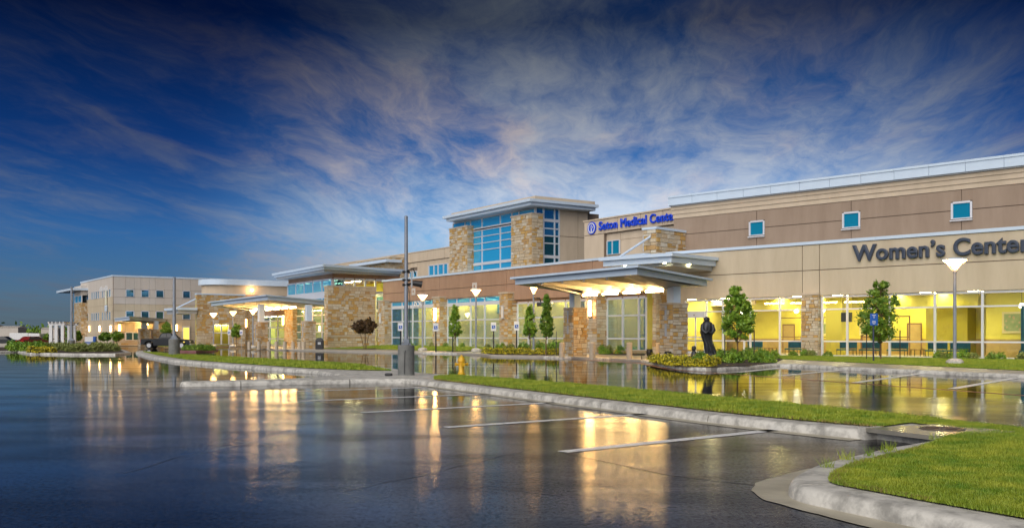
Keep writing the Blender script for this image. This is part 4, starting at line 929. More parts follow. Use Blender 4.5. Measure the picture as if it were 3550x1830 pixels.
mb = MB(); mb.box(s_ll, 6, dgc + .1, dback + 2, .0, .2); mb.build('floor', INFLOOR, ep)
mb = MB(); mb.box(sg_ + .3, 6, dback + .6, dback + .8, .2, 6); mb.build('inner_wall', YWALL, ep)
for i in range(6):
    for j in range(2):
        s = s_l + .8 + i * (sg_ - s_l - 1) / 5.2; d = dgc + 1.4 + j * 3; ubox('ceiling_light', LAMP_CEIL, ep, s - .25, s + .25, d - .5, d + .5, ZB0 - .04, ZB0 - .005)
zlow = 6.4
mb = MB(); mb.box(s_ll, s_l, dgc + .8, dgc + 1.1, 4.2, zlow); mb.build('wall', STUCCO_B, ep)
mb = MB(); mb.box(s_ll - 2, s_l, dgc + .6, dgc + 6, zlow, zlow + .25); mb.build('lower_roof', METAL_W, ep)
mb = MB(); mb.box(s_ll, s_l, dgc + 5, dgc + 5.2, .2, 4.2); mb.build('inner_wall', YWALL, ep)
mb = MB(); mb.box(s_ll, s_l, dgc + 1.1, dgc + 5, 4.2, 4.3); mb.build('ceiling', INCEIL, ep)
for i in range(4):
    s = s_ll + 2 + i * 3.6; ubox('ceiling_light', LAMP_CEIL, ep, s - .3, s + .3, dgc + 2.4, dgc + 3.6, 4.16, 4.196)
npn = 7; sfl = [s_ll + (s_l - s_ll) * i / npn for i in range(npn + 1)]
storefront(ep, dgc + .85, sfl, [.2, 1.1, 2.6, 3.5, 4.2], GL_LOBBY, .2, .15)
for px0, px1 in ((987, 1015), (848, 866)):
    stone_pier(ep, 'stone_pilaster', EP.s(px0, dgc - .6), EP.s(px1, dgc - .6), dgc - .6, dgc + .5, .1, 6.0, 'fr', joined=True, cap=False)
FC, LT, RT = G(1120, 915, 9.4), G(943, 948, 9.4), G(1400, 934, 9.4)
inv = Matrix.Rotation(-EP.rz, 2) 
def loc2(fr, v): q = Matrix.Rotation(-fr.rz, 2) @ Vector((v.x - fr.O[0], v.y - fr.O[1])); return (q.x, q.y)
rp = [loc2(EP, v) for v in (FC, RT, RT + LT - FC, LT)]
cxy = Vector((sum(p[0] for p in rp) / 4, sum(p[1] for p in rp) / 4))
def shrink(pts, k, c=None):
    c = c or Vector((sum(p[0] for p in pts) / len(pts), sum(p[1] for p in pts) / len(pts))); return [(c.x + (p[0] - c.x) * k, c.y + (p[1] - c.y) * k) for p in pts]
mb = MB(); mb.prism(shrink(rp, 1.0), 9.12, 9.4); rf = mb.build('roof', METAL_W, ep)
mb = MB(); mb.prism(shrink(rp, .965), 8.86, 9.117); mb.build('roof_step', METAL_W, rf)
mb = MB(); mb.prism(shrink(rp, .93), 8.62, 8.857); mb.build('roof_step', METAL_G, rf)
for px, y, lab in ((856, 1120, 'glowing tall wall lamp left of the far canopy doors'), (984, 1110, 'glowing tall wall lamp right of the far canopy doors'), (912, 1115, 'glowing wall lamp behind the left stone column of the far canopy')):
    d = dgc - .75; sconce('wall_lamp', lab, EP.P(EP.s(px, d), d, EP.z(px, y, d)), EP.rz, True, 1.15, 'lamps on the pavilion wall', .3, SCONCE_FAR)

# stone wall and round-cornered block to its left
kb = thing('stone_wall_block', 'stone clad wing wall with a yellow lit window left of the far canopy', 'building', KB.loc, KB.rz)
dK = KB.d(850, 0); zK = KB.zd(683, 1021, 0)
wa, wb = KB.d(741, 0), KB.d(795, 0); wz = KB.zd(760, 1124, 0)
mb = MB(); mb.box(-.7, -.4, 0, dK, .1, zK); mb.build('inner_wall', YWALL, kb)
stone_pier(kb, 'stone_wall', -.38, 0, 0, wa, .1, zK, 'fr', joined=True, cap=False, band=1.5, wmin=.3, wmax=.8, hmin=.2, hmax=.42)
stone_pier(kb, 'stone_wall', -.38, 0, wb, dK, .1, zK, 'r', joined=True, cap=False, band=1.5, wmin=.3, wmax=.8, hmin=.2, hmax=.42)
stone_pier(kb, 'stone_wall', -.38, 0, wa, wb, wz, zK, 'r', joined=True, cap=False, wmin=.3, wmax=.8, hmin=.2, hmax=.42)
mb = MB(); mb.box(-.8, .12, -.1, dK, zK, zK + .18); mb.build('coping', METAL_W, kb)
storefront(kb, -.15, [wa, (wa + wb) / 2, wb], [.3, 1.9, wz], GL_CLEAR, .2, .15, axis='s', sgn=1)
ubox('ceiling_light', LAMP_CEIL, kb, -.36, -.2, wa + .2, wb - .2, wz - .08, wz - .02)
rb = thing('round_corner_block', 'beige block with a rounded corner and pale metal roof edge behind the far canopy', 'building', GD(800, 140), KB.rz)
RB = Frame(800, 140, -450)
zt_ = RB.zd(800, 969, 0); Rr = 3.2; arc = [(-Rr + Rr * math.cos(a), 0 - Rr * math.sin(a) + 0) for a in [math.pi / 2 * k / 10 for k in range(11)]]
def rblock(o, z0, z1, m, nm, par=rb):
    pts = [(0 + o, 34), (0 + o, 0)] + [(-Rr + (Rr + o) * math.cos(a), -(Rr + o) * math.sin(a)) for a in [math.pi / 2 * k / 10 for k in range(1, 11)]] + [(-Rr - .4, -Rr - o), (-Rr - .4, 34)]
    mb = MB(); mb.prism(list(reversed(pts)), z0, z1); return mb.build(nm, m, par)
rblock(0, 0, zt_ - 2.2, STUCCO_B, 'lower_wall'); rblock(.03, zt_ - 2.19, zt_ - .8, STUCCO_L, 'upper_wall'); rblock(.5, zt_ - .79, zt_, METAL_W, 'roof_edge')
fl = thing('flood_lamp', 'bright flood lamp shining above the far canopy roof', 'lamp', RB.P(.1, RB.d(870, 0.1), RB.zd(870, 1006, .1) - .3), KB.rz)
mb = MB(); mb.tube([(0, 0, -.2), (.25, 0, 0), (.45, 0, .2)], .05, 6); mb.build('bracket', METAL_G, fl)
mb = MB(); mb.lathe([(.03, -.18), (.15, -.10), (.18, 0), (.15, .10), (.03, .18)], (.6, 0, .3), 12); mb.build('globe', LAMP_WARM, fl, smooth=True)

# ================================================================ three storey office building far left
mo = thing('office_building', 'three storey beige medical office building with square blue windows, far left', 'building', MO.loc, MO.rz)
zM = MO.zd(392, 956, 0); sM = MO.s(281); zsp = MO.zd(392, 1053, 0)
mb = MB(); mb.box(sM, 0, 0, 46, 0, zM - .05); mb.build('wall', JOINT, mo)
zf = [0.1, MO.zd(392, 1148, 0), MO.zd(392, 1102, 0), zsp, MO.zd(392, 1030, 0), MO.zd(392, 999, 0), zM - .1]
msel = lambda c: STUCCO_P if c >= zsp - .05 else STUCCO
win = [(435, 465), (488, 517), (539, 568), (632, 660), (700, 728)]
def wincut(ds0, ds1, rows):
    out = [ds0]
    for a, b in win: out += [MO.d(a, 0), MO.d(b, 0)]
    return out + [ds1]
dsM = wincut(0.05, 46, None)
rowsM = [(MO.zd(392, 1029, 0), MO.zd(392, 1001, 0)), (MO.zd(392, 1106, 0), MO.zd(392, 1076, 0))]
zcut = [0.1, MO.zd(392, 1150, 0), rowsM[1][0], rowsM[1][1], zsp, rowsM[0][0], rowsM[0][1], zM - .1]
for i, (a, b) in enumerate(zip(dsM[:-1], dsM[1:])):
    for j, (c, e_) in enumerate(zip(zcut[:-1], zcut[1:])):
        iswin = (i % 2 == 1) and j in (2, 5)
        if iswin: storefront(mo, .05, [a + .05, b - .05], [c + .05, e_ - .05], GL_DEEP if i != 7 else GL_LOBBY, .1, .1, axis='s', sgn=1)
        else: ubox('wall_panel', msel(c), mo, -.01, .06, a + (.02 if i % 2 == 0 else 0), b - (.02 if i % 2 == 0 else 0), c + .015, e_ - .015)
storefront(mo, .10, [MO.d(435, 0), MO.d(460, 0), MO.d(485, 0)], [MO.zd(435, 1179, 0), MO.zd(435, 1152, 0)], GL_DEEP, .12, .12, axis='s', sgn=1)
stone_pier(mo, 'stone_plinth', -.3, .05, 0.1, 46, .05, MO.zd(435, 1181, 0), 'r', joined=True, cap=True, wmin=.5, wmax=1.2)
# left face: rows of narrow windows between panels
zl_ = [0.1, MO.z(340, 1160), MO.z(340, 1111), MO.z(340, 1084), MO.z(340, 1062), MO.z(340, 1035), MO.z(340, 1010), zM - .1]
nar = [(285, 289), (294, 298), (302, 308), (319, 323), (326, 330), (333, 338), (341, 345), (356, 360), (364, 368), (372, 376), (380, 385)]
ssl = [sM]
for a, b in nar: ssl += [MO.s(a), MO.s(b)]
ssl += [-.05]
for i, (a, b) in enumerate(zip(ssl[:-1], ssl[1:])):
    for j, (c, e_) in enumerate(zip(zl_[:-1], zl_[1:])):
        if i % 2 == 1 and j in (2, 5): storefront(mo, -.03, [a, b], [c, e_], GL_DEEP, .08, .08)
        else: ubox('wall_panel', msel(c), mo, a, b, -.06, .01, c + .01, e_ - .01)
mb = MB(); mb.box(sM - .1, .12, -.12, 46, zM - .1, zM + .12); mb.build('coping', METAL_W, mo)
# entrance bay at the far end
s0_, s1_ = MO.s(232, -1), MO.s(281, -1)
smid = MO.s(258, -1)
stone_pier(mo, 'stone_bay', smid, s1_, -1, 4, .1, MO.z(270, 1050, -1), 'fr', joined=True, cap=False)
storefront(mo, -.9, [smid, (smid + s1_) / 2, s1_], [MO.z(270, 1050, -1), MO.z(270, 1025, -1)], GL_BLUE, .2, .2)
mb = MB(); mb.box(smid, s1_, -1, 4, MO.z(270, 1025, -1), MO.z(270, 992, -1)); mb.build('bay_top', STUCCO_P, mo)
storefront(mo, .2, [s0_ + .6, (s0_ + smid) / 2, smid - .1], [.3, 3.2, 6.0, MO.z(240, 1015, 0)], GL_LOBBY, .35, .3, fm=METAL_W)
mb = MB(); mb.box(s0_, smid, .6, 4, .1, MO.z(240, 1012, 0)); mb.build('bay_wall', STUCCO_P, mo)
mb = MB(); mb.box(s0_ - 1.2, s1_ + .5, -2.4, 4, MO.z(240, 1014, -1), MO.z(240, 1007, -1)); mb.build('bay_eave', METAL_W, mo)
# wall sign: small pale characters, too small to read
ws = thing('wall_sign', 'row of small pale raised characters high on the office building', 'sign', MO.loc, MO.rz)
for i in range(13):
    if i == 5: continue
    a = MO.s(348) + (MO.s(377) - MO.s(348)) * i / 13; hh = random.choice((.45, .7, .5, .75)); mb = MB(); mb.box(a, a + .24, -.14, -.065, zM - 1.95 + i * .0, zM - 1.95 + hh); mb.build('character', WHITE, ws)
ls = thing('projecting_sign', 'lit pale curved sign blade on the office building corner wall', 'sign', MO.P(MO.s(375), -.1, MO.z(375, 1070)), MO.rz)
mb = MB(); mb.bevbox(-.35, .35, -.35, -.05, -.4, .5, .1); mb.build('lower_box', METAL_W, ls); mb = MB(); mb.bevbox(-.35, .0, -.3, -.05, .6, 2.6, .08); mb.build('blade', mat('sign_pale', (.75, .75, .6), .4), ls)
for i, (px, lab) in enumerate(((312, 'leftmost glowing wall lamp on the office building'), (348, 'second glowing wall lamp on the office building'), (386, 'glowing wall lamp just left of the office building corner'))):
    sconce('wall_lamp', lab, MO.P(MO.s(px, -.08), -.08, MO.z(px, 1139)), MO.rz, True, .85, 'lamps on the office building', .30, SCONCE_FAR)
for px, lab in ((414, 'glowing wall lamp just right of the office building corner'), (611, 'glowing wall lamp beside the far light pole')):
    sconce('wall_lamp', lab, MO.P(.08, MO.d(px, .08), MO.zd(px, 1136, .08)), MO.rz + math.pi / 2, True, .9, 'lamps on the office building', .32, SCONCE_FAR)
dd = thing('lit_doorway', 'small yellow lit doorway behind the dark pickup', 'door', MO.P(.1, MO.d(645, .1), .1), MO.rz)
w2 = MO.d(659, .1) - MO.d(632, .1)
mb = MB(); mb.box(0, .12, -w2 / 2, w2 / 2, 0, 2.8); mb.build('frame', ALU, dd)
mb = MB(); mb.box(.121, .14, -w2 / 2 + .15, w2 / 2 - .15, .1, 2.6); mb.build('lit_glass', emis('doorway_glow', (1.0, .72, .12), 1.1), dd)

# ================================================================ canopies
def canopy(label, FC, LT, RT, th, cols, rowb, tubes, beams, group, wl_len=None, name='entrance_canopy', wedge=0.16):
    base = Vector((FC.x, FC.y, 0)); t = thing(name, label, 'canopy', base, 0, group)
    A = FC - base; Lf = LT - base; Rg = RT - base; B = Rg + Lf - A
    p = (Lf - A); w = (Rg - A)
    def Q(a, b, dz=0.0):
        v = A + p * a + w * b; return Vector((v.x, v.y, v.z + dz))
    def slab(a0, a1, b0, b1, z0, z1, nm, m, par=t):
        mb = MB(); mb.hexa([Q(a0, b0, z0), Q(a0, b1, z0), Q(a1, b1, z0), Q(a1, b0, z0)], [Q(a0, b0, z1), Q(a0, b1, z1), Q(a1, b1, z1), Q(a1, b0, z1)]); return mb.build(nm, m, par)
    ea, eb = .30 / p.length, .30 / w.length
    roof = slab(0, 1, 0, 1, -.13, 0, 'roof', METAL_W)
    f0, f1 = -th, -.14
    slab(ea, 1 - ea, eb, eb * 1.7, f0, f1, 'fascia', METAL_W); slab(ea, 1 - ea, 1 - eb * 1.7, 1 - eb, f0, f1, 'fascia', METAL_W)
    slab(ea, ea * 1.7, eb * 1.72, 1 - eb * 1.72, f0, f1, 'fascia', METAL_W); slab(1 - ea * 1.7, 1 - ea, eb * 1.72, 1 - eb * 1.72, f0, f1, 'fascia', METAL_W)
    slab(ea * 1.72, 1 - ea * 1.72, eb * 1.72, 1 - eb * 1.72, f0 + .12, -.145, 'soffit', SOFFIT)
    # sloping grey undersides at both ends
    for a0, a1 in ((ea * 1.75, wedge), (1 - ea * 1.75, 1 - wedge)):
        mb = MB(); lo = [Q(a0, eb * 1.8, f0 - .0), Q(a1, eb * 1.8, f0 + .02), Q(a1, rowb, f0 - .34), Q(a0, rowb, f0 - .08), Q(a0, 1 - eb * 1.8, f0), Q(a1, 1 - eb * 1.8, f0 + .02)]
        hi = [v + Vector((0, 0, .10)) for v in lo]
        mb.add(lo + hi, [(0, 1, 2, 3), (3, 2, 5, 4), (7, 6, 9, 8), (8, 9, 10, 11), (1, 7, 8, 2), (2, 8, 11, 5)]); mb.build('end_underside', METAL_G, t)
    rb_ = .16 / w.length
    slab(wedge, 1 - wedge, rowb - rb_, rowb + rb_, f0 - .30, f0 + .11, 'row_beam', METAL_G)
    for k in range(beams):
        a = wedge + (1 - 2 * wedge) * (k + .5) / beams; da = .10 / p.length; slab(a - da, a + da, eb * 1.8, rowb - rb_ * 1.1, f0 - .12, f0 + .115, 'soffit_beam', SOFFIT)
        slab(a - da, a + da, rowb + rb_ * 1.1, 1 - eb * 1.8, f0 - .12, f0 + .115, 'soffit_beam', SOFFIT)
    for k in range(tubes):
        a0 = wedge + (1 - 2 * wedge) * (k + .10) / tubes; a1 = wedge + (1 - 2 * wedge) * (k + .86) / tubes
        q0, q1 = Q(a0, rowb - rb_ * 1.7, f0 - .37), Q(a1, rowb - rb_ * 1.7, f0 - .37)
        mb = MB(); mb.tube([q0, q1], .07, 10); tb = mb.build('lamp_tube', LAMP_TUBE, t)
        mb = MB(); u = (q1 - q0).normalized() * .12; mb.tube([q0 - u, q0 - u * .05], .095, 10); mb.tube([q1 + u * .05, q1 + u], .095, 10); mb.build('end_caps', METAL_G, tb)
    for (px, tt, wd, zst, ztop, rz) in cols:
        c = GD(px, tt) - base; cl = bpy.data.objects.new('column', None); COL.objects.link(cl); cl.parent = t; cl.location = c; cl.rotation_euler = (0, 0, rz)
        h = wd / 2
        mb = MB(); mb.box(-h, h, -h, h, .05, zst); core = mb.build('column', MORTAR, t); core.location = c; core.rotation_euler = (0, 0, rz); bpy.data.objects.remove(cl)
        sm = dict(hmin=.16, hmax=.34, wmin=.2, wmax=.5)
        if tt < 90:
            stone_face(core, 'd', -h, -h, h, .05, zst, -1, **sm); stone_face(core, 's', h, -h, h, .05, zst, 1, **sm); stone_face(core, 's', -h, -h, h, .05, zst, -1, **sm)
        else:
            J = MB(); stone_face(core, 'd', -h, -h, h, .05, zst, -1, J, **sm); stone_face(core, 's', h, -h, h, .05, zst, 1, J, **sm); o = J.build('stones', STONES, core); o['kind'] = 'stuff'
        mb = MB(); mb.box(-h - .06, h + .06, -h - .06, h + .06, zst, zst + .10); mb.build('cap', CAPSTONE, core)
        mb = MB(); mb.box(-h * .50, h * .50, -h * .50, h * .50, zst + .1, ztop); mb.build('steel_post', METAL_W, core)
        mb = MB(); mb.box(-.09, .09, -h - .075, -h - .058, zst * .45, zst - .1); mb.build('slot', METAL_G, core)
    return t
z5 = 5.4
FC, LT, RT = G(2212, 918, z5), G(1768, 961, z5), Vector((12.35, 58.6, 5.10))
rzc = math.atan2((FC - LT).y, (FC - LT).x)
canopy('broad flat drive-up canopy with warm tube lamps on two stone columns before the lobby', FC, LT, RT, .48, [(1994, 67.0, 1.15, 3.45, 4.75, rzc), (2336, 57.3, 1.15, 3.45, 4.68, rzc)], .70, 4, 4, 'entrance canopies')
FC, LT = G(923, 1021, 6.0), G(722, 1046, 5.85)
RT = FC + Vector((.72, .69, 0)) * 9.5; RT = GD(1160, RT.y, 5.55)
rz2 = math.atan2((FC - LT).y, (FC - LT).x)
canopy('flat drive-up canopy with a row of warm lamps at the far entrance pavilion', FC, LT, RT, .55, [(905, 108, 1.2, 3.0, 5.1, rz2), (1070, 104, 1.2, 3.05, 4.9, rz2)], .6, 6, 4, 'entrance canopies', wedge=.12)
FC, LT, RT = G(448, 1096, 4.0), G(395, 1103, 4.0), G(598, 1106, 4.0)
canopy('small pale canopy on stone piers beside the office building', FC, LT, RT, .5, [(500, 131, 1.3, 2.4, 3.55, MO.rz), (541, 133, 1.1, 2.3, 3.55, MO.rz)], .5, 2, 3, 'entrance canopies')
# high roof slab over the corner of the tan wing
hc = thing('entrance_canopy', 'higher two tier metal canopy at the tan wing corner, held up by a rod', 'canopy', W.loc, W.rz)
s0_, s1_, d0_, d1_ = -1.85, 4.85, -4.8, 1.2
zt_ = 7.45
ubox('roof', METAL_W, hc, s0_, s1_, d0_, d1_, zt_ - .24, zt_)
ubox('fascia', METAL_W, hc, s0_ + .25, s1_ - .25, d0_ + .25, d1_, zt_ - .66, zt_ - .243)
mb = MB(); mb.hexa([(s0_ + 2.6, d0_ + .9, zt_ - .86), (s1_ - .55, d0_ + .9, zt_ - .86), (s1_ - .55, d1_, zt_ - 1.0), (s0_ + 2.6, d1_, zt_ - 1.0)], [(s0_ + 2.6, d0_ + .9, zt_ - .665), (s1_ - .55, d0_ + .9, zt_ - .665), (s1_ - .55, d1_, zt_ - .665), (s0_ + 2.6, d1_, zt_ - .665)]); mb.build('underside_beam', METAL_G, hc)
for s, d in ((.2, -4.2), (3.9, -4.4), (4.4, -2.0)):
    mb = MB(); mb.lathe([(.10, 0), (.10, .03)], (s, d, zt_ - .70), 12); mb.build('downlight', LAMP_CEIL, hc)
rp0 = (W.s(2140, -3.2), -3.2, zt_ + .02); rp1 = (W.s(2254, -.05), -.05, W.z(2254, 821, 0))
mb = MB(); mb.tube([rp0, rp1], .09, 10); mb.build('tie_rod', METAL_W, hc)
# far slab canopy with tie rod by the stone wall
fcn = thing('entrance_canopy', 'thin slab canopy with a tie rod in front of the stone wing wall', 'canopy', KB.loc, KB.rz)
ubox('roof', METAL_W, fcn, -6.0, .6, -2.8, -.1, KB.z(620, 1080), KB.z(620, 1072)); ubox('fascia', METAL_G, fcn, -5.7, .3, -2.5, -.1, KB.z(620, 1092), KB.z(620, 1080) - .003)
mb = MB(); mb.tube([(-4.6, -1.6, KB.z(620, 1072)), (-.3, -.05, KB.z(683, 1035))], .09, 8); mb.build('tie_rod', METAL_W, fcn)

# ================================================================ lamps, poles, bollards, signs
def bowl_lamp(label, px, t, ybot_z, h, lit=True, r=.55):
    o = thing('street_lamp', label, 'lamp', GD(px, t, 0), 0, 'uplight bowl lamps along the front')
    z0 = ybot_z
    mb = MB(); mb.lathe([(.42, 0), (.42, .16), (.30, .26), (.14, .30)], (0, 0, z0), 16); mb.build('concrete_base', CONC, o, smooth=True)
    mb = MB(); mb.lathe([(.085, z0 + .28), (.078, h - .75)], (0, 0, 0), 12); mb.build('pole', POLE, o, smooth=True)
    mb = MB(); mb.lathe([(.085, h - .75), (.10, h - .70), (.10, h - .58), (.06, h - .53)], (0, 0, 0), 12); mb.build('collar', POLE, o, smooth=True)
    mb = MB(); mb.lathe([(.05, h - .52), (r * .40, h - .33), (r * .92, h - .06), (r * .86, h - .055), (r * .35, h - .31), (.03, h - .48)], (0, 0, 0), 20); mb.build('glass_bowl', LAMP_BOWL, o, smooth=True)
    for k in range(4):
        a = k * math.pi / 2 + .5; mb = MB(); mb.tube([(.1 * math.cos(a), .1 * math.sin(a), h - .62), (r * .60 * math.cos(a), r * .60 * math.sin(a), h - .31), (r * .93 * math.cos(a), r * .93 * math.sin(a), h - .05)], .022, 6); mb.build('rib', METAL_G, o)
    mb = MB(); mb.lathe([(r * .96, h - .05), (r, h - .03), (r, h), (r * .5, h + .05), (.02, h + .07)], (0, 0, 0), 24); mb.build('top_disc', METAL_W, o, smooth=True)
    mb = MB(); mb.lathe([(.04, h - .36), (.06, h - .28), (.04, h - .18)], (0, 0, 0), 10); mb.build('bulb', LAMP_WARM, o, smooth=True)
    return o
def ht(t, y): return CH + (HY - y) / F * t
bowl_lamp('tall bowl lamp standing in the lawn before the right storefront', 3310, 48.5, .15, ht(48.5, 898), r=.63)
bowl_lamp('bowl lamp in front of the lobby just right of the grey pole', 1465, 88, .18, ht(88, 1021), r=.50)
bowl_lamp('bowl lamp in front of the middle lobby bay', 1650, 84, .18, ht(84, 1003), r=.48)
lamp3 = bowl_lamp('bowl lamp with a small black floodlight left of the near canopy', 1850, 80, .15, ht(80, 995), r=.34)
mb = MB(); hz = ht(80, 1052); mb.tube([(0, -.08, hz + .5), (.5, -.1, hz + .45), (.6, -.1, hz + .1)], .05, 6); mb.bevbox(.25, 1.3, -.3, .1, hz - .25, hz + .1, .08); mb.build('floodlight', BLACK, lamp3)
bowl_lamp('leftmost bowl lamp before the stone wing wall', 740, 116, .18, ht(116, 1085), r=.45)
bowl_lamp('second bowl lamp before the stone wing wall', 808, 116, .18, ht(116, 1079), r=.42)
bowl_lamp('bowl lamp left of the far canopy column', 877, 106, .15, ht(106, 1073), r=.42)

def light_pole(label, px, t, z0, zb, rb, ztop, rp, square=False):
    o = thing('light_pole', label, 'pole', GD(px, t, 0), 0.25, 'tall parking lot poles on concrete bases')
    mb = MB(); mb.lathe([(rb, z0 - .05), (rb, zb - .03), (rb - .03, zb)], (0, 0, 0), 28); mb.build('concrete_base', CONC_D, o, smooth=True)
    mb = MB(); mb.bevbox(-rp * 2.1, rp * 2.1, -rp * 2.1, rp * 2.1, zb, zb + .06, .01); mb.bevbox(-rp * 1.4, rp * 1.4, -rp * 1.4, rp * 1.4, zb + .06, zb + .22, .02); mb.build('base_plate', POLE, o)
    mb = MB(); mb.tube([(0, 0, zb + .2), (0, 0, ztop)], [rp, rp * .78], 14); mb.build('shaft', POLE, o, smooth=True)
    mb = MB(); mb.lathe([(rp * .82, ztop - .03), (rp * .82, ztop + .02), (.01, ztop + .05)], (0, 0, 0), 14); mb.build('top_cap', POLE, o)
    for k in range(4):
        a = k * math.pi / 2 + math.pi / 4; mb = MB(); mb.lathe([(.018, zb + .06), (.018, zb + .11)], (rp * 2.3 * math.cos(a), rp * 2.3 * math.sin(a), 0), 6); mb.build('bolt', STEEL, o)
    return o
p1 = light_pole('nearest grey light pole on a round concrete base, floodlight clamped to it', 1408, 35.4, .15, 1.27, .31, ht(35.4, 752), .078)
mb = MB()
for z in (3.98, 3.68, 3.50): mb.tube([(-.14, -.02, z), (.14, -.02, z)], .05, 8)
mb.tube([(.0, -.1, 4.02), (.25, -.12, 4.1), (.34, -.12, 3.85)], .022, 6); mb.tube([(.0, -.1, 3.52), (.3, -.12, 3.56)], .035, 6); mb.build('clamp_bracket', BLACK, p1)
mb = MB(); mb.bevbox(.16, .21, -.2, -.1, 3.4, 4.0, .01); mb.build('junction_box', METAL_G, p1)
mb = MB(); mb.tube([(.22, -.14, 3.56), (.30, -.14, 3.56), (.50, -.16, 3.53), (.56, -.16, 3.52)], [.09, .11, .12, .14], 12); mb.build('floodlight', BLACK, p1, smooth=True)
mb = MB(); mb.tube([(.08, -.1, 3.4), (.12, -.11, 3.0), (.10, -.11, 2.0), (.10, -.15, 1.35), (-.1, -.33, 1.0), (-.12, -.33, .2)], .012, 6); mb.build('cable', BLACK, p1)
mb = MB(); mb.bevbox(-.42, -.16, -.62, -.34, .15, .24, .03); o = mb.build('ground_box', BLACK, None, loc=GD(1380, 35.4, 0)); tag(o, 'small black box on the pad at the foot of the nearest pole', 'box')
light_pole('grey light pole on a concrete base standing before the dark pickup', 604, 70.0, .15, ht(70, 1175), .40, ht(70, 962), .13)
p3 = light_pole('farthest left light pole near the white pergola', 248, 104, .15, ht(104, 1180), .36, ht(104, 996), .14)
mb = MB(); z = ht(104, 1125); mb.tube([(-.7, 0, z), (.3, 0, z)], .07, 8); mb.build('cross_arm', RUST, p3)

def bollard(label, px, t, h, r, m=CONC_T, z0=.12, group='bollards at the near canopy'):
    o = thing('bollard', label, 'bollard', GD(px, t, z0), 0, group)
    mb = MB(); mb.lathe([(r, -.05), (r, h * .80), (r * .93, h * .81), (r * .93, h * .86), (r, h * .87), (r, h * .96), (r * .85, h), (.01, h + .02)], (0, 0, 0), 20); mb.build('post', m, o, smooth=True)
    mb = MB(); mb.lathe([(r * 1.02, -.04), (r * 1.02, .02)], (0, 0, 0), 20); mb.build('base_ring', CONC, o); return o
for px, y, lab in ((1948, 1238, 'bollard left of the near canopy left column'), (2053, 1243, 'bollard just right of the near canopy left column'), (2182, 1244, 'bollard standing midway under the near canopy'), (2283, 1240, 'bollard left of the near canopy right column')):
    t = (CH - .12) * F / (y - HY); bollard(lab, px, t, ht(t, 1187) - .12, .19 * t / 62)
bl = [(864, 'first bollard from the left at the far canopy'), (897, 'second bollard from the left at the far canopy'), (932, 'third bollard from the left at the far canopy'), (958, 'fourth bollard from the left at the far canopy'), (987, 'fifth bollard from the left at the far canopy'), (1016, 'third bollard from the right at the far canopy'), (1038, 'second bollard from the right at the far canopy'), (1052, 'rightmost bollard at the far canopy')]
for px, lab in bl: bollard(lab, px, 100, .82, .20, group='bollards at the far canopy')

# hydrant
hy = thing('fire_hydrant', 'yellow fire hydrant at the back edge of the grass median', 'fire hydrant', G(1600, 1297, .15), .3)
mb = MB(); mb.lathe([(.145, -.02), (.145, .05), (.12, .06), (.105, .08), (.105, .44), (.12, .45), (.12, .48)], (0, 0, 0), 20); mb.build('barrel', YELLOW, hy, smooth=True)
mb = MB(); mb.lathe([(.155, .48), (.155, .52), (.135, .53), (.125, .60), (.085, .66), (.04, .685), (.035, .73), (.01, .735)], (0, 0, 0), 20); mb.build('bonnet', YELLOW, hy, smooth=True)
for a, r, l in ((0, .055, .10), (math.pi, .055, .10), (-math.pi / 2, .07, .10)):
    mb = MB(); dx, dy = math.cos(a), math.sin(a); mb.tube([(dx * .09, dy * .09, .38), (dx * (.10 + l), dy * (.10 + l), .38)], r, 12); mb.tube([(dx * (.10 + l), dy * (.10 + l), .38), (dx * (.15 + l), dy * (.15 + l), .38)], r * 1.25, 6); mb.build('outlet', YELLOW, hy)
for k in range(8):
    a = k * math.pi / 4; mb = MB(); mb.lathe([(.013, .515), (.013, .54)], (.142 * math.cos(a), .142 * math.sin(a), 0), 6); mb.build('bolt', YELLOW, hy)

# accessible parking signs
def park_sign(label, px, ytop, ybot, t, w=.46):
    o = thing('parking_sign', label, 'sign', GD(px, t, .15), 0, 'accessible parking signs')
    zt = ht(t, ytop) - .15; ph = (ybot - ytop) * .34 / F * t
    mb = MB(); mb.tube([(0, 0, -.1), (0, 0, zt - ph * .3)], .06 if w > .4 else .03, 8); mb.build('post', BLACK if w > .4 else METAL_G, o)
    mb = MB(); mb.bevbox(-w / 2, w / 2, -.10, -.075, zt - ph, zt, .01); pn = mb.build('panel', WHITE, o)
    s = w * .33; zc = zt - ph * .55
    mb = MB(); mb.box(-s, s, -.112, -.1035, zc - s, zc + s); mb.build('blue_square', BLUE, pn)
    mb = MB(); mb.lathe([(.025, 0), (.025, .02)], (0, 0, 0), 8); mb.v = [(x - .01, -.125 + z * .3, zc + .095 + y) for x, y, z in mb.v]
    mb.box(-.03, .01, -.124, -.114, zc - .02, zc + .06); mb.box(-.03, .07, -.124, -.114, zc - .05, zc - .02); mb.box(.05, .09, -.1235, -.1145, zc - .10, zc - .05); mb.build('wheelchair_mark', WHITE, pn)
for px, yt, yb, lab in ((1389, 1119, 1200, 'leftmost white and blue parking sign, just left of the nearest pole'), (1511, 1120, 1202, 'white and blue parking sign left of the lit pilaster'), (1570, 1120, 1203, 'white and blue parking sign before the slim green tree'), (1711, 1117, 1205, 'white and blue parking sign in front of the middle lobby bay'), (1791, 1114, 1206, 'white and blue parking sign just right of the third pilaster')):
    park_sign(lab, px, yt, yb, 84)
for px, lab in ((795, 'small white sign on a thin post left of the far canopy'), (837, 'small white sign on a thin post beside the far lit window'), (924, 'small white sign under the far canopy')):
    park_sign(lab, px, 1143, 1195, 108, .34)
bs = thing('parking_sign', 'bright blue sign with white text on a dark post before the right storefront', 'sign', G(3028, 1254, .15), .0)
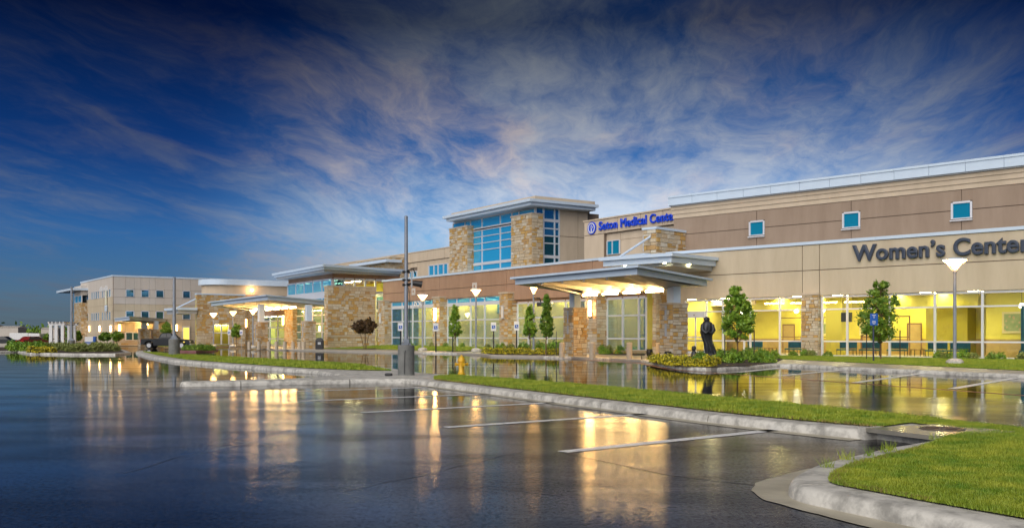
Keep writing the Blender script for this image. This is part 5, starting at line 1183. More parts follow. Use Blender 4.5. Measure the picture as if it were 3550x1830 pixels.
t = G(3028, 1254, .15).y; zt = ht(t, 1086) - .15; zb = ht(t, 1128) - .15; w = 27 / F * t / 2
mb = MB(); mb.tube([(0, 0, -.1), (0, 0, zb + .2)], .05, 8); mb.build('post', mat('post_navy', (.015, .025, .06), .4), bs)
mb = MB(); mb.bevbox(-w, w, -.09, -.06, zb, zt, .03); pn = mb.build('panel', BLUE, bs)
for j, (zz_, ww) in enumerate(((.82, .5), (.70, .25), (.60, .12), (.32, .42), (.22, .5), (.12, .3))):
    n = max(2, int(ww * 12)); z = zb + (zt - zb) * zz_
    for k in range(n):
        x = -ww * w + 2 * ww * w * k / n; mb = MB(); mb.box(x, x + 2 * ww * w / n * .68, -.098, -.0905, z, z + (zt - zb) * .055); mb.build('character', WHITE, pn)
# wheel stops before the lobby
for px, y, wd, lab in ((1240, 1217, 34, 'leftmost concrete wheel stop before the lobby'), (1445, 1217, 34, 'concrete wheel stop right of the nearest pole'), (1575, 1221, 40, 'concrete wheel stop behind the hydrant'), (1675, 1223, 44, 'rightmost concrete wheel stop before the lobby')):
    c = G(px, y); o = thing('wheel_stop', lab, 'wheel stop', (c.x, c.y, 0), 0.06, 'wheel stops before the lobby'); l = wd / F * c.y * .8
    mb = MB(); mb.hexa([(-l, -.09, 0), (l, -.09, 0), (l, .09, 0), (-l, .09, 0)], [(-l + .05, -.05, .14), (l - .05, -.05, .14), (l - .05, .05, .14), (-l + .05, .05, .14)]); mb.build('bar', CONC, o)
    for k in (-1, 1): mb = MB(); mb.lathe([(.02, .14), (.02, .155)], (k * l * .6, 0, 0), 6); mb.build('pin', RUST, o)

# ================================================================ statue
def loft(rings, n=28, fold=.0, nf=9, ph=0.0):
    mb = MB()
    for i, (z, cx, cy, rx, ry, fa) in enumerate(rings):
        for k in range(n):
            a = 2 * math.pi * k / n; f = 1 + fa * math.sin(nf * a + ph + z * 2.2) + fa * .5 * math.sin((nf + 4) * a - z * 5)
            mb.v.append((cx + rx * f * math.cos(a), cy + ry * f * math.sin(a), z))
    for i in range(len(rings) - 1):
        for k in range(n): mb.f.append((i * n + k, i * n + (k + 1) % n, (i + 1) * n + (k + 1) % n, (i + 1) * n + k)); mb.m.append(0)
    mb.f.append(tuple(n - 1 - k for k in range(n))); mb.m.append(0); mb.f.append(tuple((len(rings) - 1) * n + k for k in range(n))); mb.m.append(0)
    return mb
tS = 54.0
st = thing('statue', 'dark bronze robed standing figure among the shrubs by the sliding door', 'statue', GD(2462, tS, .17), 0)
mb = MB(); mb.bevbox(-.42, .5, -.36, .36, -.05, .20, .06); mb.build('plinth', BRONZE, st)
k = tS / F
def sx(z4): return (1700 + z4 * .3388 - 2462) * k
def szz(z4): return ht(tS, 850 + z4 * .3388) - .17
rg = []
for y4, l, r_, fa in ((1150, 2196, 2322, .07), (1135, 2200, 2318, .09), (1100, 2200, 2308, .10), (1060, 2194, 2298, .10), (1010, 2190, 2280, .07), (965, 2172, 2268, .05), (920, 2155, 2268, .04), (870, 2146, 2272, .03), (830, 2152, 2280, .02), (805, 2160, 2278, .02), (788, 2172, 2262, .015), (778, 2186, 2246, .01), (768, 2186, 2242, .0), (755, 2178, 2248, .0), (745, 2184, 2244, 0), (736, 2198, 2228, 0), (732, 2208, 2218, 0)):
    c = (sx(l) + sx(r_)) / 2; w = (sx(r_) - sx(l)) / 2; rg.append((szz(y4), c, 0, w, w * .72 + .03, fa))
b = loft([(z, c, d, a, b_, f * 1.6) for z, c, d, a, b_, f in rg], 48, nf=8); body = b.build('robed_figure', BRONZE, st, smooth=True)
md = body.modifiers.new('sub', 'SUBSURF'); md.levels = 1; md.render_levels = 1
mb = MB(); mb.tube([(sx(2168), -.1, szz(815)), (sx(2160), -.26, szz(870)), (sx(2190), -.36, szz(900)), (sx(2222), -.34, szz(880))], [.11, .12, .09, .06], 10); mb.build('folded_arm', BRONZE, st, smooth=True)
mb = MB(); mb.tube([(sx(2268), -.1, szz(815)), (sx(2276), -.24, szz(870)), (sx(2250), -.36, szz(905)), (sx(2222), -.36, szz(885))], [.11, .12, .09, .06], 10); mb.build('folded_arm', BRONZE, st, smooth=True)
mb = MB(); mb.lathe([(.01, -.16), (.085, -.12), (.115, -.02), (.11, .06), (.07, .13), (.01, .155)], (sx(2206), -.10, szz(758)), 16); mb.build('face', BRONZE, st, smooth=True)
kd = thing('statue', 'small crouching bronze figure beside the robed statue', 'statue', GD(2408, 54.6, .17), .3)
rg = [(0, 0, 0, .26, .24, .03), (.18, .0, 0, .24, .22, .03), (.36, -.02, 0, .19, .18, .02), (.50, -.04, 0, .14, .13, 0), (.56, -.05, 0, .08, .08, 0), (.62, -.05, -.01, .12, .125, 0), (.72, -.05, -.01, .14, .145, 0), (.82, -.05, 0, .11, .11, 0), (.86, -.05, 0, .03, .03, 0)]
loft([(z, c, d, a, b_, f) for z, c, d, a, b_, f in rg], 20).build('body', BRONZE, kd, smooth=True)
mb = MB(); mb.tube([(.14, -.05, .40), (.30, -.12, .30), (.42, -.1, .22)], [.07, .06, .05], 8); mb.build('arm', BRONZE, kd, smooth=True)

# ================================================================ vegetation
def leaf_cloud(pts, size, tilt=1.0):
    pts = np.asarray(pts); n = len(pts)
    u = np.random.randn(n, 3); u /= np.linalg.norm(u, axis=1)[:, None]; w = np.random.randn(n, 3); w -= (w * u).sum(1)[:, None] * u; w /= np.linalg.norm(w, axis=1)[:, None]
    s = size * (.6 + .8 * np.random.rand(n))[:, None]
    V = np.stack([pts - u * s, pts + w * s * .5, pts + u * s, pts - w * s * .5], 1)
    return V.reshape(-1, 3)
def leaves_mesh(name, V, m):
    n = len(V) // 4; me = bpy.data.meshes.new(name); me.vertices.add(len(V)); me.vertices.foreach_set('co', V.astype(np.float32).reshape(-1))
    me.loops.add(n * 4); me.loops.foreach_set('vertex_index', np.arange(n * 4, dtype=np.int32)); me.polygons.add(n)
    me.polygons.foreach_set('loop_start', np.arange(0, n * 4, 4, dtype=np.int32)); me.polygons.foreach_set('loop_total', np.full(n, 4, np.int32)); me.update(); me.validate(); me.materials.append(m); return me
def tree(name, label, px, t, z0, ytop, ycrown, halfw, m, n=4200, leaf=.09, multi=False, seed=0, group=None, shape='oval', stakes=None):
    random.seed(seed); np.random.seed(seed)
    o = thing(name, label, 'tree', GD(px, t, z0), 0, group)
    H = ht(t, ytop) - z0; zc = ht(t, ycrown) - z0; rw = halfw / F * t
    mb = MB(); tips = []
    lean = random.uniform(-.08, .08)
    stems = 1 if not multi else 4
    for q in range(stems):
        a = q * 1.7; ox = .12 * math.cos(a) * (stems > 1); oy = .12 * math.sin(a) * (stems > 1); sp = (stems > 1) * rw * .55
        mb.tube([(ox, oy, -.05), (ox + sp * .3 * math.cos(a), oy + sp * .3 * math.sin(a), zc * .6), (lean + sp * math.cos(a), sp * math.sin(a), zc + (H - zc) * .45), (lean * 1.5 + sp * 1.2 * math.cos(a), sp * 1.2 * math.sin(a), H * .93)], [.065 * H / 5, .055 * H / 5, .03 * H / 5, .01], 8)
    nc = 64 if shape != 'cone' else 96; cl = []
    for i in range(nc):
        v = random.random(); z = zc + (H - zc) * (.04 + .96 * v)
        if shape == 'cone': rad = rw * (1.05 - v) ** .75 * (.9 if v > .12 else .65)
        elif shape == 'spread': rad = rw * (.55 + .45 * math.sin(math.pi * min(1, v * 1.1)))
        else: rad = rw * math.sin(math.pi * (.10 + .86 * v) ** .82) ** .7
        a = random.uniform(0, 6.283); rr = rad * math.sqrt(random.uniform(.08, 1)); c = (rr * math.cos(a) + lean, rr * math.sin(a), z); cl.append((c, rad))
        zb_ = max(zc * .85, z - rr * .9 - .15); mb.tube([(lean * .6, 0, zb_), (c[0] * .55, c[1] * .55, (zb_ + z) / 2 + .05), c], [.022 * H / 5, .014 * H / 5, .005], 5)
    mb.build('trunk', BARK, o, smooth=True)
    pts = []
    for c, rad in cl:
        k = n // nc; s = max(.14, rad * .30) * random.uniform(.55, 1.25)
        pts.append(np.array(c) + np.random.randn(k, 3) * np.array([s * .5, s * .5, s * .42]))
    # a few loose sprigs break the outline
    for i in range(14):
        c, rad = random.choice(cl); d = np.array([random.uniform(-1, 1), random.uniform(-1, 1), random.uniform(-.3, 1.2)]) * rw * .28; pts.append(np.array(c) + d + np.random.randn(n // 90, 3) * .07)
    link('crown', leaves_mesh('crown', leaf_cloud(np.concatenate(pts), leaf), m), o)
    if stakes:
        for sx_ in stakes: mb = MB(); mb.tube([(sx_, -.15, -.1), (sx_, -.15, 1.75)], .03, 6); mb.build('stake', BLACK, o)
    return o
tree('young_tree', 'young oval green tree right of the statue', 2557, 51.0, .17, 1000, 1178, 52, LEAF, 5200, .085, seed=3, stakes=(-.72, .85))
tree('young_tree', 'bushy green tree behind the blue sign before the right storefront', 3053, 57.0, .16, 985, 1182, 68, LEAF_D, 5600, .09, seed=8, stakes=(-.90, 1.1))
tree('young_tree', 'slim green tree beside the lit pilaster', 1577, 84, .2, 1065, 1168, 27, LEAF, 2600, .13, seed=5, shape='cone')
tree('young_tree', 'tall pointed green tree just left of the near canopy column', 1893, 70, .15, 1032, 1168, 29, LEAF_D, 3400, .11, seed=6, shape='cone', stakes=(.75,))
tree('young_tree', 'thinner pointed tree behind the bowl lamp left of the near canopy', 1838, 80, .2, 1062, 1170, 30, LEAF, 2200, .12, seed=16, shape='cone')
tree('ornamental_tree', 'dark plum leaved small tree against the tall stone wall', 1265, 100, .2, 1112, 1150, 42, LEAF_R, 2600, .13, multi=True, seed=9, shape='spread')
tree('young_tree', 'small green tree between the far bowl lamps', 820, 113, .2, 1126, 1168, 16, LEAF_D, 1200, .16, seed=10, group='small far trees')
for i, (px, yt, yc, hw, lab) in enumerate(((575, 1120, 1158, 16, 'small tree behind the dark pickup cab'), (271, 1152, 1178, 10, 'small round tree left of the blue monument sign'), (362, 1156, 1178, 18, 'left of the two small trees right of the blue monument sign'), (404, 1154, 1178, 18, 'right of the two small trees right of the blue monument sign'), (161, 1160, 1180, 10, 'small tree beside the white trailer'))):
    tree('young_tree', lab, px, 118 if px != 161 else 150, .1, yt, yc, hw, LEAF_D, 900, .2, seed=20 + i, group='small far trees')

random.seed(11); np.random.seed(11)
def shrub_mesh(r, h, n, leaf, m, name='foliage'):
    pts = []
    for i in range(n):
        a = random.uniform(0, 6.283); v = random.random() ** .5; ph = math.acos(random.uniform(0, 1)); q = random.uniform(.65, 1.05) * (1 + .18 * math.sin(a * 3) * math.sin(ph * 4))
        pts.append((r * q * math.sin(ph) * math.cos(a), r * q * math.sin(ph) * math.sin(a), h * q * math.cos(ph)))
    return leaves_mesh(name, leaf_cloud(pts, leaf), m)
SH = [shrub_mesh(.42, .52, 420, .07, LEAF_D), shrub_mesh(.42, .52, 420, .07, LEAF), shrub_mesh(.42, .5, 380, .07, LEAF_P)]
YP = [shrub_mesh(.24, .34, 120, .055, LEAF_Y, 'foliage') for _ in range(3)]
stem_me = MB().tube([(0, 0, -.05), (.02, 0, .15), (0, .02, .3)], [.02, .015, .006], 5).mesh('stem', BARK)
def plant(name, label, me, loc, sc, group, cat='shrub'):
    o = thing(name, label, cat, loc, random.uniform(0, 6.28), group); o.scale = (sc, sc, sc * random.uniform(.85, 1.15)); link('foliage', me, o); link('stem', stem_me, o); return o
# shrubs at the foot of the tan wing
for i, (px, y, sc) in enumerate(((2870, 1243, .8), (3253, 1246, .85), (3270, 1246, .85), (3298, 1247, .75), (3340, 1248, .95), (3375, 1248, .8), (3440, 1250, .9), (3468, 1250, .85), (3545, 1252, 1.0), (2750, 1238, .8), (2790, 1237, .8), (2812, 1238, .9))):
    p_ = W.P(W.s(px, .35), .35, .16); plant('shrub', 'low clipped shrub at the foot of the tan wing storefront', SH[i % 3], p_, sc, 'shrubs at the foot of the tan wing')
for i, (px) in enumerate((1395, 1420, 1500, 1545, 1602, 1690, 1728, 1745, 1770, 1812, 2086, 2110, 2150)):
    d = -.8; plant('shrub', 'small round shrub at the foot of the lobby glazing', SH[i % 3], LB.P(LB.s(px, d), d, .40), random.uniform(.7, 1.1), 'shrubs at the foot of the lobby')
# statue island: dark shrubs behind, yellow bedding in front
for i in range(26):
    px = random.uniform(2415, 2690); y = 1250 - (px - 2415) * .012 + random.uniform(-8, 10)
    if 2440 < px < 2490 and y > 1246: y = 1244
    plant('shrub', 'dark green shrub in the bed round the statue', SH[i % 2], G(px, y, .17), random.uniform(.75, 1.15), 'shrubs in the statue bed')
for i in range(58):
    f_ = i / 57; px = 2262 + 225 * f_ + random.uniform(-5, 5); base = 1257 + 13 * math.sin(f_ * 2.2); y = base - random.choice((0, 6, 11, 16)) * (1 if f_ > .12 else .5)
    plant('bedding_plant', 'yellow leaved bedding plant along the kerb of the statue bed', YP[i % 3], G(px, y, .17), random.uniform(.85, 1.3), 'yellow bedding plants in the statue bed', 'plant')
# bed left of the near canopy
sheet('planting_bed', [tuple(G(p[0], p[1], .15)) for p in ((1672, 1223), (1702, 1227.5), (1800, 1229.5), (1940, 1231), (1946, 1216), (1850, 1212), (1720, 1214))], MULCH)
for i in range(40):
    px = 1678 + 262 * i / 39; plant('bedding_plant', 'yellow bedding plant in the front row left of the near canopy', YP[i % 3], G(px, 1225.5 + random.uniform(-2.5, 2) + (px - 1800) * .012, .16), random.uniform(1.0, 1.5), 'yellow bedding plants left of the near canopy', 'plant')
for px, y, sc in ((1815, 1222, 1.5), (1828, 1221, 1.2), (1870, 1220, 1.5), (1905, 1224, 1.6), (1925, 1222, 1.9), (1935, 1226, 1.5), (1890, 1222, 1.3)):
    plant('shrub', 'green shrub in the bed left of the near canopy', SH[0], G(px, y, .16), sc, 'shrubs left of the near canopy')
sheet('planting_bed', [tuple(G(p[0], p[1], .15)) for p in ((2075, 1228), (2235, 1232), (2240, 1222), (2090, 1217))], MULCH)
for i in range(20):
    px = 2082 + 148 * i / 19; plant('bedding_plant', 'low bedding plant behind the bollards under the near canopy', random.choice((YP[0], SH[1])), G(px, 1224 + random.uniform(-2, 3), .15), random.uniform(.6, 1.0), 'bedding plants behind the bollards', 'plant')
for px, t in ((2252, 66), (2316, 56.2)):
    pt = thing('plant_pot', 'small dark pot at the foot of the stone %s' % ('tower' if px == 2252 else 'column of the near canopy'), 'pot', GD(px, t, .12), 0)
    mb = MB(); mb.lathe([(.12, 0), (.2, .1), (.24, .35), (.2, .5), (.23, .54), (.18, .53), (.16, .4)], (0, 0, 0), 16); mb.build('pot', BLACK, pt, smooth=True)
    mb = MB(); mb.lathe([(.165, .44), (.16, .46), (.01, .47)], (0, 0, 0), 12); mb.build('soil', MULCH, pt)

# ================================================================ far left planting island, pergola, trailer, vehicles
li = [G(*p) for p in ((-260, 1221), (0, 1222), (60, 1221), (102, 1228), (250, 1231), (400, 1231), (455, 1226), (430, 1216), (380, 1209), (200, 1207), (-260, 1206))]
li2 = [(p.x, p.y) for p in li]
mb = MB(); mb.prism(offset(li2, .1), -.02, .148); o = mb.build('planting_island', MULCH); o['kind'] = 'structure'
kerb(li2, 1, w=.45, seg=6, step=2.0)
for i in range(46):
    px = random.uniform(40, 150); y = random.uniform(1208, 1217); plant('shrub', 'dark green shrub at the left end of the far island', SH[i % 2], G(px, y, .15), random.uniform(1.0, 1.6), 'shrubs on the far left island')
gpts = []
for i in range(60):
    px = random.uniform(150, 405); y = random.uniform(1209, 1219 if px > 230 else 1214); p_ = G(px, y, .15)
    o = plant('ornamental_grass', 'pale green ornamental grass clump on the far left island', SH[2], p_, random.uniform(.9, 1.4), 'ornamental grasses on the far left island', 'grass')
for i in range(26):
    px = 105 + 80 * i / 25; plant('bedding_plant', 'yellow and orange bedding plant along the kerb of the far left island', YP[i % 3], G(px, 1221 + random.uniform(-1.5, 1.5), .15), random.uniform(1.1, 1.6), 'bedding plants on the far left island', 'plant')
pg = thing('pergola', 'white pergola of square posts and beams at the far left', 'pergola', GD(200, 112, .1), .1)
k = 112 / F
for px in (178, 196, 217): mb = MB(); x = (px - 200) * k; mb.box(x - .17, x + .17, -.17, .17, 0, ht(112, 1131)); mb.build('post', WHITE, pg)
for px in (176, 194, 215): mb = MB(); x = (px - 200) * k; mb.box(x - .13, x + .13, 4.05, 4.31, 0, ht(112, 1131)); mb.build('post', WHITE, pg)
for y0 in (0, 4.18): mb = MB(); mb.box(-1.0, .95, y0 - .12, y0 + .12, ht(112, 1131), ht(112, 1131) + .28); mb.build('beam', WHITE, pg)
for i in range(5): mb = MB(); x = -.9 + i * .42; mb.box(x, x + .1, -.6, 4.8, ht(112, 1131) + .281, ht(112, 1131) + .44); mb.build('rafter', WHITE, pg)
ms = thing('monument_sign', 'low white and blue monument sign with pale lettering far left', 'sign', GD(315, 108, .1), .15)
k = 108 / F; mb = MB(); mb.bevbox((297 - 315) * k, (324 - 315) * k, -.25, .25, 0, ht(108, 1170), .03); b_ = mb.build('white_panel', WHITE, ms)
mb = MB(); mb.bevbox((324 - 315) * k + .005, (333 - 315) * k, -.28, .28, 0, ht(108, 1169), .06); mb.build('blue_end', BLUE, ms)
mb = MB(); mb.box((297 - 315) * k, (324 - 315) * k, -.27, -.252, .0, .75); mb.build('blue_foot', BLUE, ms)
for i in range(5): mb = MB(); x = (300 - 315) * k + i * .15; mb.box(x, x + .1, -.28, -.271, .35, .6); mb.build('character', WHITE, ms)

tr = thing('box_trailer', 'white generator trailer parked at the far left', 'trailer', GD(96, 150, 0), .05)
k = 150 / F; x0, x1 = (46 - 96) * k, (147 - 96) * k; zb, zt = ht(150, 1195), ht(150, 1154)
mb = MB(); mb.bevbox(x0, x0 + (x1 - x0) * .62, -1.2, 1.2, zb, zt, .06); mb.build('tall_box', WHITE, tr)
mb = MB(); mb.bevbox(x0 + (x1 - x0) * .625, x1, -1.15, 1.15, zb, zt - .06, .06); mb.build('end_box', WHITE, tr)
mb = MB(); mb.box(x0 + .1, x1 - .1, -1.1, 1.1, zb - .45, zb - .01); mb.build('chassis', BLACK, tr)
for x in (x0 + 1.0, x0 + 1.9, x1 - .9):
    for y in (-1.12, .82): mb = MB(); mb.tube([(x, y, .42), (x, y + .3, .42)], .42, 16); mb.build('wheel', TYRE, tr)
for x, z in ((x0 + 2.3, zb + 1.1), (x0 + 3.0, zb + .5), (x0 + (x1 - x0) * .67, zb + 1.1)): mb = MB(); mb.box(x, x + .35, -1.215, -1.19 if x < 0 else -1.14, z, z + .25); mb.build('vent', BLACK, tr)
mb = MB(); mb.box(x0 + (x1 - x0) * .64, x0 + (x1 - x0) * .95, -1.165, -1.152, zb + .2, zb + .8); mb.build('access_panel', METAL_W, tr)

def wheel(par, x, y, r, w=.24):
    mb = MB(); mb.tube([(x, y - w / 2, r), (x, y - w * .35, r), (x, y + w * .35, r), (x, y + w / 2, r)], [r * .9, r, r, r * .9], 20); wh = mb.build('wheel', TYRE, par, smooth=True)
    s_ = -1 if y < 0 else 1; mb = MB(); mb.tube([(x, y + s_ * w * .40, r), (x, y + s_ * w * .53, r)], r * .62, 14); mb.build('rim', STEEL, wh)
def pickup(label, loc, rz, paint):
    o = thing('pickup_truck', label, 'truck', loc, rz)
    # body outline in x (length) and z, extruded in y
    def prof(pts, y, nm, m, par=o, inset=0.0):
        n = len(pts); mb = MB(); vs_ = [(x, -y + (inset if z > 1.2 else 0), z) for x, z in pts] + [(x, y - (inset if z > 1.2 else 0), z) for x, z in pts]
        mb.add(vs_, [tuple(range(n)), tuple(range(2 * n - 1, n - 1, -1))] + [((i + 1) % n, i, n + i, n + (i + 1) % n) for i in range(n)]); return mb.build(nm, m, par)
    prof([(-2.85, .55), (-2.85, 1.15), (-.85, 1.15), (-.85, .45), (-1.35, .45), (-1.42, .72), (-1.6, .9), (-1.9, .97), (-2.2, .9), (-2.38, .72), (-2.45, .5)], .98, 'bed', paint)
    prof([(-.84, .42), (-.84, 1.16), (1.15, 1.16), (2.55, 1.06), (2.85, .92), (2.88, .5), (2.42, .46), (2.38, .72), (2.2, .9), (1.9, .97), (1.6, .9), (1.42, .72), (1.38, .42)], .97, 'cab_body', paint)
    cab = prof([(-.82, 1.165), (-.55, 1.80), (-.35, 1.86), (.45, 1.86), (.62, 1.80), (1.25, 1.165)], .90, 'roof', paint, inset=.12)
    for a, b in (((-.60, 1.24), (-.42, 1.74)),): pass
    for s_ in (-1, 1):
        mb = MB(); y = .83 * s_; yy = sorted((y, y + .03 * s_)); 
        mb.add([(-.62, .885 * s_, 1.22), (.08, .885 * s_, 1.22), (.08, .80 * s_, 1.76), (-.44, .80 * s_, 1.76)], [(0, 1, 2, 3)]); mb.add([(.16, .885 * s_, 1.22), (1.0, .885 * s_, 1.22), (.50, .80 * s_, 1.76), (.16, .80 * s_, 1.76)], [(0, 1, 2, 3)]); mb.build('side_glass', DGLASS, o)
        mb = MB(); mb.box(2.80, 2.90, s_ * .78 - .14, s_ * .78 + .14, .78, .93); mb.build('headlight', HEADL, o)
        mb = MB(); mb.box(-2.89, -2.84, s_ * .88 - .09, s_ * .88 + .09, .8, 1.12); mb.build('tail_light', TAIL, o)
        mb = MB(); mb.bevbox(.95, 1.12, s_ * 1.06 - .08, s_ * 1.06 + .08, 1.2, 1.38, .03); mb.build('mirror', paint, o)
    for x in (-1.9, 1.9):
        for y in (-.86, .86): wheel(o, x, y, .40)
    mb = MB(); mb.bevbox(2.86, 2.98, -.95, .95, .42, .62, .03); mb.build('bumper', STEEL, o)
    mb = MB(); mb.bevbox(-2.98, -2.86, -.95, .95, .45, .62, .03); mb.build('bumper', STEEL, o)
    mb = MB(); mb.box(-2.4, 2.4, -.7, .7, .35, .5); mb.build('chassis', BLACK, o)
    return o
pickup('dark pickup truck parked on the drive behind the second light pole', GD(582, 113, 0), .02, TRUCKP)
def car(label, loc, rz, paint):
    o = thing('parked_car', label, 'car', loc, rz, 'cars parked far left')
    pts = [(-2.2, .35), (-2.25, .85), (-1.5, .95), (-1.0, 1.38), (.5, 1.42), (1.2, .95), (2.1, .82), (2.2, .4)]
    n = len(pts); mb = MB(); mb.add([(x, -.85 + (.15 if z > 1.2 else 0), z) for x, z in pts] + [(x, .85 - (.15 if z > 1.2 else 0), z) for x, z in pts], [tuple(range(n)), tuple(range(2 * n - 1, n - 1, -1))] + [((i + 1) % n, i, n + i, n + (i + 1) % n) for i in range(n)]); mb.build('body', paint, o)
    for s_ in (-1, 1): mb = MB(); mb.add([(-1.3, .86 * s_, .98), (.95, .86 * s_, .98), (.45, .73 * s_, 1.36), (-.95, .73 * s_, 1.34)], [(0, 1, 2, 3)]); mb.build('side_glass', DGLASS, o)
    for x in (-1.35, 1.35):
        for y in (-.75, .75): wheel(o, x, y, .33, .2)
    for s_ in (-1, 1): mb = MB(); mb.box(-2.28, -2.22, s_ * .6 - .15, s_ * .6 + .15, .68, .82); mb.build('tail_light', TAIL, o)
    return o
car('dark car at the left edge of the picture beyond the island', GD(10, 140, 0), .1, TRUCKP)
car('red car half hidden behind the far left shrubs', GD(112, 138, 0), 1.2, mat('red_car', (.18, .012, .012), .35))
car('silver car right of the white trailer', GD(135, 172, 0), .1, mat('silver_car', (.5, .5, .52), .3, metal=.6))
# bench, planter and dark bin at the far canopy
bn = thing('bench', 'low stone coloured bench between the far canopy bollards', 'bench', GD(915, 103, .13), .1)
mb = MB(); mb.bevbox(-.75, .75, -.25, .25, .40, .50, .02); mb.build('seat', CONC_T, bn)
for x in (-.55, .55): mb = MB(); mb.box(x - .1, x + .1, -.2, .2, 0, .40); mb.build('leg', CONC_T, bn)
bi = thing('litter_bin', 'black bin with a small pale mark by the far canopy right column', 'bin', GD(1108, 100, .13), .1)
mb = MB(); mb.bevbox(-.42, .42, -.35, .35, 0, .95, .06); mb.build('body', BLACK, bi); mb = MB(); mb.hexa([(-.42, -.35, .955), (.42, -.35, .955), (.42, .35, .955), (-.42, .35, .955)], [(-.2, -.2, 1.2), (.2, -.2, 1.2), (.2, .2, 1.2), (-.2, .2, 1.2)]); mb.build('hood', BLACK, bi)
mb = MB(); mb.box(-.15, .15, -.365, -.352, .5, .75); mb.build('pale_mark', METAL_G, bi)
# red painted nose of the drive island
rk = [G(*p) for p in ((600, 1222), (680, 1221), (735, 1218), (756, 1214), (735, 1211), (640, 1210), (600, 1211))]
mb = MB(); mb.prism([(p.x, p.y) for p in rk], -.02, .15); o = mb.build('drive_island', mat('red_kerb_paint', (.42, .16, .17), .6, (.48, .26, .26), 2)); o['kind'] = 'structure'
mb = MB(); mb.prism(shrink([(p.x, p.y) for p in rk], .82), .15, .165); o = mb.build('planting_bed', MULCH); o['kind'] = 'structure'
for px in (648, 662, 678, 694, 709, 722, 732): plant('shrub', 'small ball shrub on the red edged drive island', SH[0], G(px, 1214, .16), 1.1, 'ball shrubs on the drive island')
# distant low buildings and wood at the horizon, far left
for i, (px, w, h, t) in enumerate(((30, 30, 5.0, 420), (-60, 40, 6, 460), (170, 26, 4.5, 430))):
    o = thing('distant_building', ['pale distant building at the left edge of the horizon', 'distant low building beyond the left edge', 'distant pale building behind the pergola'][i], 'building', GD(px, t, 0), .2)
    k = w / F * t; mb = MB(); mb.box(-k, k, 0, 12, 0, h); mb.build('wall', STUCCO_P, o); mb = MB(); mb.hexa([(-k - .3, -.3, h), (k + .3, -.3, h), (k + .3, 12.3, h), (-k - .3, 12.3, h)], [(-k, 5, h + .5), (k, 5, h + .5), (k, 7, h + .5), (-k, 7, h + .5)]); mb.build('roof', STUCCO_P, o)
np.random.seed(4); pts = []
for i in range(260):
    x = np.random.uniform(-700, 500); y = 560 + np.random.rand() * 40; h = np.random.uniform(3, 7.5); pts.append(np.array([x, y, h * .5]) + np.random.randn(60, 3) * np.array([5, 3, h * .28]))
o = link('distant_wood', leaves_mesh('distant_wood', leaf_cloud(np.concatenate(pts), 1.3), LEAF_D)); tag(o, 'dark distant treeline along the horizon', 'wood', kind='stuff')

# ================================================================ inside the tan wing: seating, tables, pictures, pendant lamps
def waiting_chair(label, s, d, rz, n=2):
    o = thing('waiting_chair', label, 'chair', W.P(s, d, ZF), W.rz + rz, 'teal waiting room seats')
    w = .62 * n
    mb = MB(); mb.bevbox(-w / 2, w / 2, -.28, .28, .38, .48, .03); mb.build('seat', TEAL, o)
    mb = MB(); mb.bevbox(-w / 2, w / 2, .25, .33, .52, 1.02, .03); mb.build('backrest', TEAL, o)
    for x in (-w / 2 + .04, w / 2 - .04):
        for y in (-.24, .28): mb = MB(); mb.tube([(x, y, 0), (x, y, .38 if y < 0 else .6)], .022, 6); mb.build('leg', BLACK, o)
    return o
def side_table(label, s, d):
    o = thing('side_table', label, 'table', W.P(s, d, ZF), W.rz, 'small tables in the waiting room')
    mb = MB(); mb.bevbox(-.35, .35, -.35, .35, .46, .51, .01); mb.build('top', WOOD, o)
    for x in (-.3, .3):
        for y in (-.3, .3): mb = MB(); mb.tube([(x, y, 0), (x, y, .46)], .025, 6); mb.build('leg', BLACK, o)
wc = [(7.2, 2.15, 0, 2, 'teal double seat behind the young oval tree'), (10.5, 2.15, 0, 2, 'teal double seat just left of the right stone pilaster'), (14.4, 2.15, 0, 2, 'teal double seat just right of the right stone pilaster'), (16.0, 2.15, 0, 2, 'teal double seat left of the bushy tree'), (17.9, 2.15, 0, 2, 'teal double seat behind the bushy tree'), (20.4, 2.15, 0, 2, 'teal double seat right of the bushy tree'), (21.8, 2.15, 0, 2, 'teal double seat left of the tall bowl lamp'), (26.0, 2.15, 0, 2, 'teal seat at the right edge behind the storefront')]
for s, d, rz, n, lab in wc: waiting_chair(lab, s, d, rz, n)
side_table('small dark table behind the young oval tree', 8.6, 2.2); side_table('small dark table between the teal seats behind the bushy tree', 19.2, 2.2); side_table('small dark table left of the right pilaster', 9.3, 4.6)
PAINT = bpy.data.materials.new('meadow_painting'); PAINT.use_nodes = True
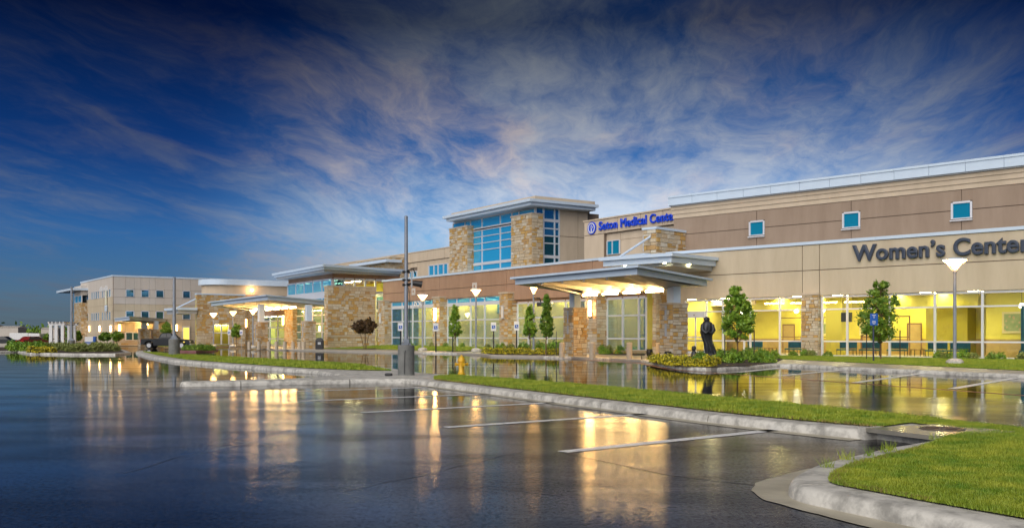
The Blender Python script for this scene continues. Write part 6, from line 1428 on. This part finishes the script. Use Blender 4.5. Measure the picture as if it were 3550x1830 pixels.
def paint_nodes():
    nt = PAINT.node_tree; N = nt.nodes; Lk = nt.links; b = N['Principled BSDF']; tc = N.new('ShaderNodeTexCoord')
    v = N.new('ShaderNodeTexVoronoi'); v.inputs['Scale'].default_value = 4; Lk.new(tc.outputs['Object'], v.inputs['Vector'])
    n = N.new('ShaderNodeTexNoise'); n.inputs['Scale'].default_value = 3; Lk.new(tc.outputs['Object'], n.inputs['Vector'])
    r = N.new('ShaderNodeValToRGB'); r.color_ramp.elements[0].color = (.6, .12, .07, 1); r.color_ramp.elements[1].color = (.10, .25, .05, 1); e = r.color_ramp.elements.new(.22); e.color = (.65, .35, .25, 1); e = r.color_ramp.elements.new(.34); e.color = (.16, .30, .08, 1); Lk.new(v.outputs['Distance'], r.inputs[0])
    mx = N.new('ShaderNodeMix'); mx.data_type = 'RGBA'; Lk.new(n.outputs['Fac'], mx.inputs[0]); Lk.new(r.outputs[0], mx.inputs[6]); mx.inputs[7].default_value = (.45, .45, .25, 1); Lk.new(mx.outputs[2], b.inputs['Base Color'])
paint_nodes()
for s, d, w, z0, z1, lab in ((24.0, 6.55, 2.0, 1.75, 3.15, 'framed flower meadow picture behind the tall bowl lamp'), (13.9, 6.95, 1.5, 1.6, 2.6, 'framed meadow picture right of the stone pilaster'), (10.0, 6.95, 1.7, 1.6, 2.6, 'framed meadow picture behind the young oval tree')):
    o = thing('framed_picture', lab, 'picture', W.P(s, d, 0), W.rz, 'framed pictures in the waiting room')
    mb = MB(); mb.bevbox(-w / 2, w / 2, -.06, 0, z0, z1, .015); mb.build('frame', mat('picture_mount', (.75, .65, .35), .5), o); mb = MB(); mb.box(-w / 2 + .14, w / 2 - .14, -.075, -.0605, z0 + .14, z1 - .14); mb.build('canvas', PAINT, o)
for i, (s, d) in enumerate(((25.1, 3.4), (26.0, 3.2), (27.6, 3.0), (8.9, 5.5), (11.0, 5.5), (4.6, 5.0))):
    o = thing('pendant_lamp', ['left of the three bright pendant lamps at the right edge', 'middle of the three bright pendant lamps at the right edge', 'right of the three bright pendant lamps at the right edge', 'pendant lamp behind the young oval tree', 'pendant lamp beside the right stone pilaster', 'pendant lamp behind the sliding door'][i], 'lamp', W.P(s, d, 3.45), W.rz, 'pendant lamps in the waiting room')
    mb = MB(); mb.tube([(0, 0, .1), (0, 0, ZCE - 3.46)], .012, 5); mb.build('cord', BLACK, o); mb = MB(); mb.lathe([(.05, -.16), (.14, -.10), (.16, 0), (.12, .1), (.03, .14)], (0, 0, 0), 12); mb.build('globe', LAMP_PEND, o, smooth=True)
